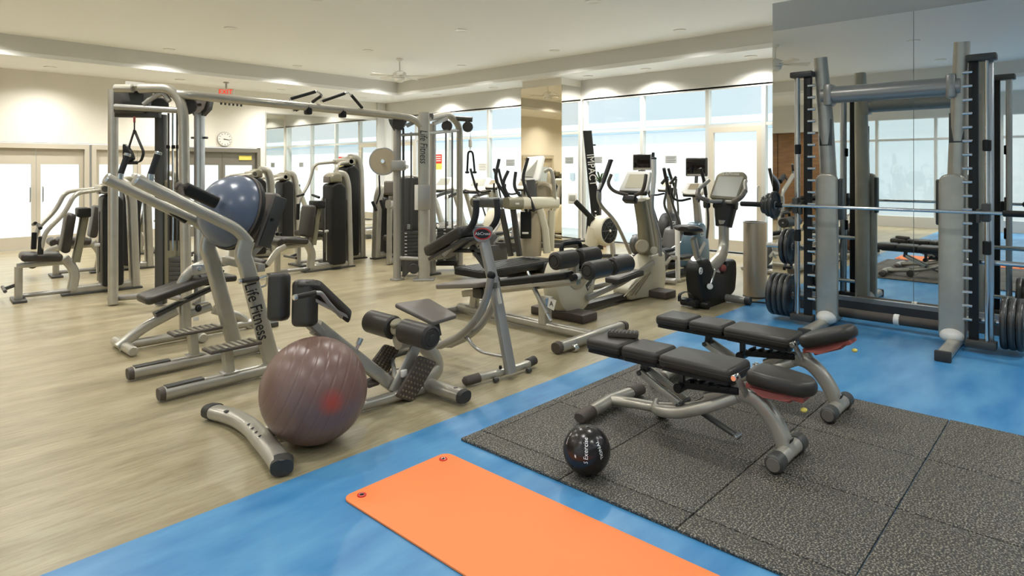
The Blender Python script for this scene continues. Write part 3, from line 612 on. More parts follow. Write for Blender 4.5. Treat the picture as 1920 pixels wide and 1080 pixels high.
# ================================================================ incline bench behind the dip station
ib = T('incline_bench', 'black incline bench with silver frame between dip station and cable machine', 'weight bench', (2.3, 6.3, 0)); YI = 6.30
P(ib, 'back_pad', m_pad, prism(rpoly([V(276, 568, YI - .13), V(403, 522, YI - .13), V(403, 522, YI - .13) + Vector((.02, .27, .01)), V(276, 568, YI - .13) + Vector((-.02, .27, .01))], .06, 4), .075, None, .03, 4))
P(ib, 'pad_beam', m_gun, tube([V(290, 590, YI), V(418, 530, YI)], (.05, .02), 10, pw=4))
P(ib, 'front_leg', m_silver, tube([V(222, 652, YI), V(262, 618, YI), V(330, 582, YI)], (.04, .045), 14, .1, pw=3)); P(ib, 'foot_bar', m_silver, cyl((1.80, YI - .25, .05), (1.80, YI + .25, .05), .042, 14)); P(ib, 'leg_foot', m_silver, tube([(1.80, YI, .05), V(225, 650, YI)], .04, 12))
P(ib, 'post', m_silver, tube([V(348, 628, YI) , V(346, 560, YI)], (.045, .05), 14, pw=3)); P(ib, 'post_foot', m_silver, tube([(V(348, 628, YI).x, YI, .05), V(348, 626, YI)], (.045, .05), 14, pw=3), cyl((2.38, YI - .24, .05), (2.38, YI + .24, .05), .042, 14), tube([(1.80, YI, .055), (3.05, YI, .055)], (.04, .04), 12))
P(ib, 'seat_arm', m_silver, tube([V(335, 545, YI + .03), V(352, 512, YI), V(376, 498, YI), V(428, 488, YI)], (.045, .05), 14, .12, pw=3)); P(ib, 'joint_plate', m_steel, rbox(V(378, 505, YI - .06), (.18, .02, .10), .01), label='bare metal joint plate')
for x, y in ((374, 504), (420, 494)): P(ib, 'joint_bolt', m_chrome, cyl(V(x, y, YI - .07), V(x, y, YI - .095), .02, 14))
P(ib, 'adjust_sector', m_black, tube(spl([V(370, 520, YI), V(385, 530, YI), V(405, 522, YI), V(415, 505, YI)], 5), (.03, .03), 10, pw=4)); P(ib, 'adjust_lever', m_chrome, cyl(V(365, 508, YI - .05), V(395, 485, YI - .05), .010, 10))
P(ib, 'rear_link', m_silver, tube([V(395, 575, YI), V(352, 590, YI), V(350, 600, YI)], .04, 12), tube([V(400, 580, YI), V(455, 595, YI), V(470, 622, YI)], (.035, .045), 12, .08)); P(ib, 'rear_shoe', m_gun, rbox((3.08, YI, .025), (.16, .30, .05), .01))
P(ib, 'pin_knob', m_black, sphere(V(372, 578, YI - .1), .03, 14, 8, (1, 1, 1.2))); P(ib, 'seat_pad', m_pad, prism(rpoly([V(410, 525, YI - .12), V(446, 522, YI - .12), V(446, 522, YI - .12) + Vector((0, .25, 0)), V(410, 525, YI - .12) + Vector((0, .25, 0))], .03, 3), .06, None, .02, 3))
P(ib, 'warning_label', m_creamw, rbox(V(368, 598, YI - .048), (.05, .004, .035), .001))

# ================================================================ abdominal machine with the red oval badge
UA = 3.57
am = T('abdominal_machine', 'silver abdominal machine with red oval badge, curved rails and black elbow pad', 'abdominal machine', (UA, 3.8, 0))
P(am, 'foot_bar', m_silver, tube(spl([(UA - .28, 3.42, .045), (UA - .1, 3.375, .05), (UA + .12, 3.355, .05), (UA + .29, 3.36, .05)], 5), (.032, .028), 12, pw=3))
P(am, 'foot_cap', m_rubberbr, tube([(UA - .24, 3.41, .046), (UA - .355, 3.435, .04), (UA - .37, 3.44, .035)], [(.038, .035), (.038, .034), (.025, .02)], 14)); P(am, 'foot_cap', m_rubber, tube([(UA + .26, 3.36, .052), (UA + .34, 3.365, .058), (UA + .352, 3.366, .06)], [(.038, .036), (.038, .036), (.026, .026)], 14))
for du, y in ((-.14, 3.375), (.2, 3.345)): P(am, 'transport_wheel', m_gun, cyl((UA + du - .02, y - .045, .022), (UA + du + .02, y - .045, .022), .02, 12))
for du in (-.05, .06): P(am, 'bolt', m_black, cyl((UA + du, 3.37, .07), (UA + du, 3.37, .10), .012, 10))
P(am, 'pole', m_silver2, tube([U(958, 700, UA), U(932, 560, UA), U(907, 450, UA)], (.030, .046), 12, pw=4)); P(am, 'safety_label', m_creamw, rbox(U(935, 555, UA - .034), (.004, .035, .12), .001, ax(X_, U(907, 450, UA) - U(958, 700, UA)))); P(am, 'red_label', m_red, rbox(U(927, 532, UA - .034), (.004, .035, .02), .001, ax(X_, U(907, 450, UA) - U(958, 700, UA))))
# badge: rounded head plate, red ring, black oval and lettering, facing the camera side
bcn = U(905, 437, UA) + Vector((-.03, -.03, 0)); bn = Vector((-.72, -.69, .05)).normalized(); bu = (Z_ - bn * Z_.dot(bn)).normalized(); bs = bu.cross(bn)
def el(a, b_, k): return [bcn + bs * math.cos(2 * math.pi * i / 28) * a + bu * math.sin(2 * math.pi * i / 28) * b_ + bn * k for i in range(28)]
hp = P(am, 'head_plate', m_silver2, prism(rpoly([bcn + bs * a + bu * b_ for a, b_ in ((-.085, .06), (.085, .055), (.07, -.03), (.03, -.065), (-.04, -.065), (-.07, -.03))], .03, 4), .03, bn, .004))
P(hp, 'badge_ring', m_red, prism(el(.068, .046, .017), .006, bn)); P(hp, 'badge_face', m_blackprint, prism(el(.056, .036, .021), .006, bn))
lettering('AbCross', .034, bcn + bn * .0255, bs, bu, am, m_white, ext=.0006, shear=.1)
def ub(x, y, du): return U(x, y, UA + du)
for du, pts in ((-.17, ((921, 520), (912, 560), (892, 600), (862, 630), (826, 648))), (.10, ((930, 528), (925, 570), (905, 605), (878, 630), (845, 646)))):
    p_ = [ub(x, y, du) for x, y in pts]
    P(am, 'curved_rail', m_silver2, tube(spl(p_, 6), .030, 12)); P(am, 'rail_cap', m_black, sphere(p_[0] + Vector((0, 0, .015)), .034, 14, 8))
P(am, 'rail_clamp', m_gun, bar(ub(921, 535, -.17), ub(930, 535, .10), .05, .05)); P(am, 'rail_bridge', m_chrome, bar(ub(868, 622, -.17), ub(884, 618, .10), .04, .035))
P(am, 'rear_foot', m_silver2, tube([(UA - .28, 4.47, .035), (UA + .28, 4.47, .035)], .032, 12)); 
for du in (-.17, .10): P(am, 'rail_leg', m_silver2, tube([ub(826, 648, -.17) if du < 0 else ub(845, 646, .10), (UA + du, 4.47, .04)], .028, 12))
P(am, 'bow_spring', m_silver2, tube(spl([ub(872, 625, 0), ub(885, 645, 0), ub(905, 660, 0), ub(943, 668, 0)], 6), (.018, .012), 10)); P(am, 'spring_clip', m_black, cyl(ub(870, 622, -.03), ub(874, 632, .03), .018, 10))
for du, pts in ((-.12, ((893, 375), (892, 402), (884, 424), (868, 438), (832, 478))), (.12, ((931, 373), (933, 402), (927, 420), (912, 437), (890, 462)))):
    p_ = [ub(x, y, du) for x, y in pts]
    P(am, 'handle_tube', m_silver2, tube([p_[2], p_[3], p_[4]], .018, 12, .05)); h = P(am, 'handle_grip', m_foam, tube(spl(p_[:4], 5), .026, 12)); P(h, 'grip_cap', m_silver2, cyl(p_[0] + Z_ * -.004, p_[0] + Z_ * .01, .028, 12))
ep0, ep1 = ub(822, 468, -.02), ub(884, 432, -.02)
P(am, 'elbow_pad', m_pad, rbox((ep0 + ep1) / 2, ((ep1 - ep0).length + .05, .30, .09), .03, ax(ep1 - ep0, Z_), 4)); P(am, 'pad_board', m_gun, rbox((ep0 + ep1) / 2 + Vector((0, -.02, -.065)), ((ep1 - ep0).length + .03, .24, .03), .006, ax(ep1 - ep0, Z_)))
P(am, 'pad_stay', m_gun, bar(ub(850, 470, 0), ub(905, 470, 0), .05, .03), bar(ub(885, 462, 0), ub(912, 500, 0), .05, .04)); P(am, 'cross_stay', m_gun, bar(ub(832, 478, -.12), ub(838, 482, .12), .03, .03))

# ================================================================ decline abdominal bench
UD = 4.85
db = T('decline_bench', 'long black decline sit-up bench with four foam rollers behind the benches', 'decline bench', (UD, 4.3, 0))
P(db, 'near_foot', m_silver, tube([(UD - .50, 3.45, .055), (UD + .50, 3.47, .055)], (.05, .045), 14, pw=2.6))
for s in (-1, 1): P(db, 'foot_cap', m_rubberbr, tube([(UD + s * .49, 3.46, .055), (UD + s * .545, 3.46, .054)], [(.056, .05), (.05, .045)], 14, pw=2.6))
P(db, 'foot_wheel', m_chrome, cyl((UD - .40, 3.385, .035), (UD - .34, 3.385, .035), .033, 14))
P(db, 'base_rail', m_silver, tube([(UD, 3.47, .06), (UD, 5.28, .06)], (.05, .045), 14, pw=2.6))
P(db, 'far_foot', m_silver2, tube([(UD - .32, 5.28, .04), (UD + .36, 5.28, .04)], (.035, .035), 12)); 
for s in (-1, 1): P(db, 'foot_cap', m_black, rbox((UD + s * .36 + .02, 5.28, .04), (.06, .08, .075), .01))
def dq(v, z, du=0): return Vector((UD + du, v, z))
pdir = (dq(3.62, .62) - dq(5.25, .30)).normalized()
P(db, 'long_pad', m_black, prism(rpoly([dq(4.72, .395, -.15), dq(3.66, .61, -.14), dq(3.66, .61, .14), dq(4.72, .395, .15)], .03, 3), .065, None, .02, 3))
P(db, 'head_pad', m_padgrey, prism(rpoly([dq(4.74, .40, -.25), dq(5.42, .30, -.25), dq(5.42, .30, .20), dq(4.74, .40, .25)], .05, 3), .055, None, .016, 3), label='wide grey head pad')
P(db, 'pad_edge', m_silver, bar(dq(4.70, .345, -.145), dq(3.60, .565, -.145), .02, .035), bar(dq(4.70, .345, .145), dq(3.60, .565, .145), .02, .035))
P(db, 'main_beam', m_silver, bar(dq(5.2, .22), dq(3.62, .55), .08, .07)); P(db, 'rear_leg', m_silver, tube([dq(5.02, .25), dq(5.05, .07)], (.05, .04), 12, pw=4)); P(db, 'rear_hinge', m_gun, rbox(dq(4.92, .27), (.16, .14, .11), .015))
P(db, 'front_post', m_silver, tube([dq(4.03, .08), dq(4.03, .30)], (.052, .06), 14, pw=4)); P(db, 'post_collar', m_steel, tube([dq(4.03, .28), dq(4.03, .34)], (.06, .065), 12, pw=4))
P(db, 'strut', m_silver, tube([dq(3.95, .20, -.07), dq(4.14, .46, -.07)], .024, 12)); P(db, 'strut_rod', m_chrome, cyl(dq(4.08, .38, -.07), dq(4.22, .58, -.05), .013, 10), cyl(dq(3.90, .14, -.07), dq(3.95, .20, -.07), .016, 10))
P(db, 'warning_label', m_creamw, prism([dq(3.93, .36, -.062), dq(3.84, .34, -.062), dq(3.87, .24, -.062), dq(3.95, .26, -.062)], .004, X_)); lettering('A', .07, dq(3.898, .30, -.066), (0, -1, .0), (0, 0, 1), db, m_blackprint)
P(db, 'roller_post', m_silver, bar(dq(3.66, .55), dq(3.65, .77), .05, .05, up=X_), bar(dq(3.66, .60), dq(3.28, .70), .05, .05)); P(db, 'pop_knob', m_black, cyl(dq(3.58, .60, -.10), dq(3.58, .60, -.17), .032, 14)); P(db, 'pop_pin', m_creamw, cyl(dq(3.60, .60, -.02), dq(3.60, .60, -.11), .03, 12))
for v_, z_ in ((3.65, .765), (3.28, .715)):
    P(db, 'roller_bar', m_chrome, cyl(dq(v_, z_, -.30), dq(v_, z_, .34), .016, 12), sphere(dq(v_, z_, .0), .034, 14, 10))
    for s in (-1, 1):
        r_ = P(db, 'roller', m_pad, cyl(dq(v_, z_, s * .035), dq(v_, z_, s * .33), .083, 26, .016)); P(r_, 'roller_cap', m_rubber, ring(dq(v_, z_, s * .331), X_, .058, .006, 24, 6), cyl(dq(v_, z_, s * .328), dq(v_, z_, s * .338), .042, 20, .003))
P(db, 'grab_handle', m_black, tube([dq(3.70, .70, -.14), dq(3.72, .90, -.14), dq(3.72, .90, .16), dq(3.70, .70, .16)], .022, 12, .06))
# ================================================================ cable crossover machine: two towers and the overhead bar
cc = T('cable_crossover', 'tall silver cable crossover machine with two weight towers and overhead chin-up bar', 'cable machine', (4.4, 7.4, 0))
LP = Vector((5.92, 7.20, 0)); ZL, ZR = 2.45, 2.37
PC = Plane(LP, math.radians(20))                     # right tower plane (along its bays)
def cz(x, y, Z): return D(x, y, Z)
# overhead bar
l0 = D(352, 178, 7.2); r0 = D(735, 216, 9.05); r1 = D(775, 222, 9.2); r2 = D(796, 236, 9.23)
P(cc, 'overhead_bar', m_silver, tube([D(322, 175, 7.22), l0, r0, r1, r2 + Vector((0, 0, -.04))], .052, 16, .12))
for x, y, s in ((556, 195, 0), (625, 205, 1)):
    c = l0.lerp(r0, (x - 352) / 383.0) + Vector((0, 0, .055)); e = (r0 - l0).normalized(); n = Vector((-e.y, e.x, 0))
    h = P(cc, 'chin_handle', m_chrome, tube([c + e * -.30 - n * .10, c + e * .02 - n * .22 + Z_ * .13, c + e * .16 - n * .08 + Z_ * .10, c + e * .12 + n * .14 + Z_ * .02, c + e * -.08 + n * .25 - Z_ * .10, c + e * -.16 + n * .1 - Z_ * .05] if s == 0 else [c + e * -.34 - n * .05 + Z_ * .02, c + e * -.02 - n * .2 + Z_ * .17, c + e * .06 - n * .1 + Z_ * .16, c + e * .34 + n * .05 + Z_ * .0, c + e * .18 + n * .16 - Z_ * .05, c + n * .02 - Z_ * .10], .014, 10, .04))
    if s == 0:
        P(h, 'grip', m_foam, cyl(c + e * -.28 - n * .11 + Z_ * .01, c + e * .0 - n * .213 + Z_ * .122, .021, 12)); P(h, 'grip', m_foam, cyl(c + e * .15 - n * .06 + Z_ * .095, c + e * .12 + n * .12 + Z_ * .03, .021, 12)); P(h, 'grip', m_foam, cyl(c + e * .10 + n * .15 + Z_ * .01, c + e * -.06 + n * .24 - Z_ * .09, .021, 12))
    else:
        P(h, 'grip', m_foam, cyl(c + e * -.32 - n * .06 + Z_ * .03, c + e * -.06 - n * .185 + Z_ * .15, .021, 12)); P(h, 'grip', m_foam, cyl(c + e * .08 - n * .09 + Z_ * .15, c + e * .32 + n * .04 + Z_ * .01, .021, 12))
    P(h, 'clamp', m_black, rbox(c + Vector((0, 0, -.09)), (.08, .10, .13), .02))
for k in range(6): P(cc, 'band_peg', m_gun, cyl(l0.lerp(r0, .135 + k * .017) - Z_ * .05, l0.lerp(r0, .135 + k * .017) - Z_ * .075, .012, 8))
# right tower: main post with lettering, dark post behind it, base plate
P(cc, 'main_post', m_silver, tube([LP + Z_ * .02, LP + Z_ * 2.33, LP + Z_ * 2.43], [(.06, .082), (.06, .082), (.05, .074)], 16, pw=4, up=(.69, -.72, 0)))
P(cc, 'post_cap', m_gun, rbox(LP + Vector((.10, .06, 2.38)), (.16, .16, .10), .03)); P(cc, 'post_shoe', m_silver2, rbox(LP + Vector((0, 0, .012)), (.30, .22, .024), .008, Matrix.Rotation(math.radians(-45), 3, 'Z')))
cd_ = Vector((.69, -.72, 0)); pf = Vector((-.735, -.678, 0))
lettering('Life Fitness', .15, LP + pf * .0625 + Z_ * 1.93, (0, 0, -1), RT, cc, m_blackprint, ext=.001, shear=.18, sx=.72)
P(cc, 'instruction_plate', m_silver2, rbox(LP + pf * .07 + Z_ * 1.20 - RT * .0, (.02, .20, .36), .006, ax(pf, Z_))); P(cc, 'instruction_sheet', m_creamw, rbox(LP + pf * .08 - RT * .10 + Z_ * 1.20, (.012, .05, .36), .003, ax(pf, Z_)))
P(cc, 'rear_post', m_silver2, tube([D(811, 500, 9.7) * 1.0, D(811, 232, 9.7)], (.05, .04), 12, pw=4)); P(cc, 'rear_shoe', m_gun, rbox((D(811, 505, 9.7).x, D(811, 505, 9.7).y, .015), (.22, .16, .03), .006)); q_ = D(811, 500, 9.7); P(cc, 'rear_post_foot', m_silver2, tube([(q_.x, q_.y, .02), q_], (.05, .04), 12, pw=4))
# adjustable column of the right tower
c0 = Vector((5.65, 7.48, 0)); ZK = 9.23
col = P(cc, 'pulley_column', m_silver2, tube([c0 + Z_ * .02, c0 + Z_ * 2.20], (.045, .045), 12, pw=6)); P(col, 'column_shoe', m_silver2, rbox(c0 + Z_ * .012, (.16, .14, .024), .006))
P(col, 'adjust_hole', m_black, *[cyl(c0 + pf * .04 + Z_ * (.25 + k * .085), c0 + pf * .05 + Z_ * (.25 + k * .085), .010, 8, 0) for k in range(22)])['kind'] = 'stuff'
P(cc, 'guide_tube', m_gun, cyl(c0 + RT * .09 + Z_ * .05, c0 + RT * .09 + Z_ * 2.2, .016, 10))
P(cc, 'column_head', m_gun, prism([c0 + Z_ * z + RT * a for a, z in ((-.12, 2.33), (.14, 2.31), (.12, 2.24), (.05, 2.16), (-.04, 2.16), (-.10, 2.26))], .08, pf)); P(cc, 'head_slot', m_creamw, rbox(c0 + Z_ * 2.27 + pf * .05, (.02, .12, .03), .006, ax(pf, Z_)))
P(cc, 'carriage', m_silver2, rbox(c0 + Z_ * 1.66 + RT * .02, (.14, .20, .15), .02, ax(pf, Z_))); P(cc, 'carriage_pin', m_chrome, cyl(c0 + RT * .10 + Z_ * 1.64, c0 + RT * .16 + pf * .06 + Z_ * 1.64, .028, 14))
P(cc, 'swivel_pulley', m_tan, cyl(c0 - RT * .20 + Z_ * 1.72, c0 - RT * .20 + Z_ * 1.72 + pf * .03, .19, 32, .01), label='tan disc pulley cover'); P(cc, 'pulley_rim', m_silver2, ring(c0 - RT * .20 + Z_ * 1.72 + pf * .015, pf, .19, .016, 36, 8)); P(cc, 'pulley_bolt', m_chrome, cyl(c0 - RT * .20 + Z_ * 1.72 + pf * .03, c0 - RT * .20 + Z_ * 1.72 + pf * .05, .03, 14))
P(cc, 'hanging_strap', m_black, tube([c0 - RT * .26 + Z_ * 1.52, c0 - RT * .25 + Z_ * 1.25, c0 - RT * .30 + Z_ * 1.10], .012, 8)); P(cc, 'hanging_handle', m_black, cyl(c0 - RT * .36 + Z_ * 1.14, c0 - RT * .30 + Z_ * 1.0, .022, 10), cyl(c0 - RT * .24 + Z_ * 1.16, c0 - RT * .20 + Z_ * 1.02, .022, 10))
# bays: upper thin bars, side loop, guide rods, weight stacks
ra, rb = D(862, 250, 10.3), D(862, 496, 10.3); fo = Vector((rb.x, rb.y, 0))
P(cc, 'side_loop', m_silver, tube([LP + Z_ * 2.35 + Vector((.08, .02, 0)), D(842, 214, 10.1), D(862, 236, 10.3), Vector((fo.x, fo.y, .05))], .052, 14, .16)); P(cc, 'loop_foot', m_gun, rbox(fo + Z_ * .03, (.16, .12, .06), .012))
P(cc, 'upper_bar', m_silver2, cyl(c0 + Z_ * 2.10 + RT * .06, LP + Z_ * 2.12, .022, 10)); P(cc, 'upper_bar', m_silver2, cyl(LP + Z_ * 2.12, D(862, 244, 10.3), .026, 10))
P(cc, 'pulley', m_rubber, cyl(D(747, 231, 9.1), D(747, 231, 9.16), .095, 24)); P(cc, 'pulley', m_rubber, cyl(D(838, 236, 9.9), D(838, 236, 9.96), .085, 24)); P(cc, 'pulley_bracket', m_silver2, bar(D(812, 232, 9.6), D(838, 222, 9.9), .04, .06)); P(cc, 'pulley_bracket', m_silver2, bar(D(762, 236, 9.2), D(785, 225, 9.25), .04, .06))
for x, Z in ((757, 9.55), (771, 9.55)): P(cc, 'guide_rod', m_gun, cyl(D(x, 248, Z), D(x, 490, Z), .013, 8))
for x, Z in ((836, 10.1), (848, 10.1)): P(cc, 'guide_rod', m_gun, cyl(D(x, 244, Z), D(x, 470, Z), .013, 8))
for x, Z, wd, zt in ((766, 9.6, .30, .66), (838, 10.15, .30, .60)):
    c = D(x, 450, Z); R = ax(RT, Z_)
    for k in range(10):
        w_ = P(cc, 'weight_plate', m_gun, rbox((c.x, c.y, .17 + k * .053), (wd, .14, .050), .004, R))
        P(w_, 'plate_number', m_white, rbox((c.x - .73 * .072 - .02, c.y - .68 * .072 + .02, .17 + k * .053), (.035, .003, .012), .0, R))
    P(cc, 'stack_pin', m_chrome, cyl(Vector((c.x, c.y, .70)) , Vector((c.x, c.y, .78)), .025, 10))
    P(cc, 'stack_base', m_black, rbox((c.x, c.y, .11), (wd + .05, .2, .06), .01, R))
sb = D(768, 400, 9.75)
P(cc, 'stack_shield', m_gun, rbox((sb.x, sb.y, 1.03), (.34, .05, .90), .024, ax(RT, Z_), 4)); P(cc, 'shield_trim', m_creamw, tube([Vector((sb.x, sb.y, .55)) - RT * .19, Vector((sb.x, sb.y, 1.50)) - RT * .19, Vector((sb.x, sb.y, 1.50)) + RT * .19, Vector((sb.x, sb.y, .55)) + RT * .19], .018, 10, .14))
P(cc, 'base_tube', m_silver2, cyl(c0 + Z_ * .32 + RT * .04, LP + Z_ * .30, .032, 12)); P(cc, 'base_tube', m_silver2, tube([LP + Z_ * .28, Vector((fo.x, fo.y, .30))], .036, 12)); P(cc, 'base_tube', m_silver2, tube([Vector((q_.x, q_.y, .32)), Vector((fo.x, fo.y, .32))], .03, 12))
P(cc, 'kick_plate', m_gun, prism([c0 + Z_ * .03 + RT * .10, c0 + Z_ * .28 + RT * .10, LP + Z_ * .28 - RT * .06, LP + Z_ * .24 - RT * .10], .02, None)); P(cc, 'low_pulley', m_rubber, cyl(LP - RT * .14 + Z_ * .17 + pf * .02, LP - RT * .14 + Z_ * .17 + pf * .06, .075, 20))
# pulley arm at the outer side of the right tower, rope handle hanging from it (a thing of its own)
P(cc, 'pulley_arm', m_gun, cyl(D(845, 221, 10.2), D(886, 224, 10.2), .042, 14)); P(cc, 'arm_pulley', m_rubber, cyl(D(877, 238, 10.15), D(877, 238, 10.22), .085, 24)); P(cc, 'pulley_cover', m_gun, bar(D(877, 222, 10.2), D(877, 240, 10.2), .06, .06, up=X_)); P(cc, 'cable', m_chrome, cyl(D(882, 244, 10.2), D(882, 268, 10.2), .005, 6))
rh = T('triceps_rope', 'black two-ended triceps rope hanging from the cable machine pulley', 'rope handle', tuple(D(882, 322, 10.2)))
P(rh, 'swivel', m_creamw, cyl(D(882, 262, 10.2), D(882, 276, 10.2), .03, 10)); P(rh, 'rope', m_black, tube(spl([D(876, 322, 10.2), D(877, 300, 10.2), D(878, 287, 10.2), D(882, 284, 10.2), D(886, 287, 10.2), D(888, 300, 10.2), D(890, 322, 10.2)], 5), .017, 10)); P(rh, 'snap_hook', m_chrome, ring(D(882, 280, 10.2), RT, .03, .007, 16, 6))
for x in (876, 890): P(rh, 'rope_end', m_black, sphere(D(x, 323, 10.2), .038, 14, 8, (1, 1, .6)))
# left tower
TZ = 7.2
def lt(x, y, Z=TZ): return D(x, y, Z)
lb = lt(350, 570); lb.z = .03
P(cc, 'elbow_pipe', m_silver, tube([lt(262, 166), lt(318, 166), lt(338, 186), lt(344, 215), lb], .056, 16, .16)); P(cc, 'elbow_foot', m_silver2, rbox((lb.x, lb.y, .012), (.24, .2, .024), .006))
dp = lt(302, 215, 7.5); P(cc, 'dark_post', m_gun, tube([Vector((dp.x, dp.y, .02)), dp], (.055, .055), 12, pw=5, up=RT)); 
P(cc, 'top_housing', m_gun, rbox(lt(250, 190, 7.4), (.36, .2, .30), .03, ax(RT, Z_))); P(cc, 'top_fin', m_silver2, prism(rpoly([lt(236, 156, 7.3), lt(275, 160, 7.3), lt(262, 166, 7.2), lt(236, 166, 7.2)], .03, 3), .06, None)); P(cc, 'top_tube', m_silver, cyl(lt(215, 166, 7.2), lt(250, 166, 7.2), .05, 14))
P(cc, 'upper_bar', m_silver2, cyl(lt(215, 200), lt(336, 207), .034, 12)); P(cc, 'upper_beam', m_gun, bar(lt(218, 212, 7.4), lt(300, 213, 7.4), .08, .10)); P(cc, 'pulley', m_rubber, cyl(lt(350, 197, 7.25), lt(350, 197, 7.32), .11, 24)); P(cc, 'pulley', m_rubber, cyl(lt(300, 197, 7.3), lt(300, 197, 7.36), .09, 24)); P(cc, 'curved_brace', m_silver2, tube(spl([lt(270, 196), lt(285, 184), lt(305, 176), lt(318, 190)], 5), .03, 10))
for x in (316, 324, 332): P(cc, 'guide_rod', m_gun if x != 324 else m_chrome, cyl(lt(x, 212, 7.4), lt(x, 470, 7.4), .011, 8))
for x in (315, 325, 333): P(cc, 'cable_stop', m_black, cyl(lt(x, 272, 7.39), lt(x, 279, 7.39), .02, 10), ) 
kc = lt(374, 300, 7.6); kc.z = 0
k_ = P(cc, 'pulley_column', m_steel, tube([kc + Z_ * .02, kc + Z_ * 2.34], (.052, .05), 12, pw=5, up=RT)); P(k_, 'column_clip', m_black, cyl(kc - RT * .10 + Z_ * 1.98, kc + RT * .10 + Z_ * 1.98, .014, 8)); P(k_, 'column_shoe', m_silver2, rbox(kc + Z_ * .012, (.16, .14, .024), .006))
P(cc, 'column_head', m_gun, prism([kc + Z_ * z + RT * a for a, z in ((-.14, 2.44), (.15, 2.42), (.13, 2.32), (.055, 2.24), (-.05, 2.24), (-.10, 2.33))], .09, pf)); P(cc, 'head_cover', m_padgrey, prism([kc + pf * .05 + Z_ * z + RT * a for a, z in ((-.09, 2.42), (.11, 2.41), (.08, 2.32), (.03, 2.27), (-.02, 2.27), (-.06, 2.33))], .02, pf)); P(cc, 'head_slot', m_black, rbox(kc + Z_ * 2.375 + pf * .065, (.01, .10, .025), .006, ax(pf, Z_)))
sh = lt(321, 470, 7.5); P(cc, 'stack_shield', m_olive, rbox((sh.x, sh.y, .78), (.27, .06, 1.40), .03, ax(RT, Z_), 3)); P(cc, 'shield_slot', m_black, rbox(Vector((sh.x, sh.y, 1.02)) + pf * .035 + RT * .05, (.12, .012, .5), .01, ax(RT, Z_)))
c = lt(335, 500, 7.42); R = ax(RT, Z_)
for k in range(9): P(cc, 'weight_plate', m_gun, rbox((c.x, c.y, .14 + k * .052), (.17, .14, .049), .004, R))
P(cc, 'base_tube', m_silver2, tube([lb + Z_ * .1, Vector((dp.x, dp.y, .13))], .035, 12)); P(cc, 'base_tube', m_silver2, tube([Vector((dp.x, dp.y, .13)), D(205, 560, 7.6) * 1.0], .035, 12)); P(cc, 'base_tube', m_silver2, tube([lb + Z_ * .05, Vector((kc.x, kc.y, .08))], .03, 12))
P(cc, 'outer_post', m_silver, tube([lt(212, 168, 7.5), Vector((lt(212, 168, 7.5).x, lt(212, 168, 7.5).y, .02))], .055, 14))
# suspension strap with handle
ss = T('suspension_strap', 'black suspension strap handle hanging in the cable tower behind the dip station', 'strap', tuple(lt(253, 300, 7.0)))
P(ss, 'anchor', m_redvinyl, cyl(lt(252, 219, 7.0), lt(252, 230, 7.0), .012, 8)); P(ss, 'strap', m_black, tube([lt(252, 228, 7.0), lt(252, 246, 7.0)], (.018, .006), 8)); P(ss, 'strap_leg', m_black, tube([lt(252, 244, 7.0), lt(243, 272, 7.0), lt(240, 300, 7.0)], (.028, .008), 8)); P(ss, 'strap_leg', m_black, tube([lt(252, 244, 7.0), lt(263, 270, 7.0), lt(270, 286, 7.0), lt(264, 304, 7.0), lt(248, 304, 7.0)], (.026, .008), 8, .04))
P(ss, 'foot_cradle', m_black, prism(rpoly([lt(233, 268, 7.0), lt(246, 282, 7.0), lt(252, 300, 7.0), lt(233, 306, 7.0)], .03, 3), .07, None, .01)); P(ss, 'grip', m_foam, cyl(lt(238, 305, 7.0), lt(258, 305, 7.0), .02, 12))
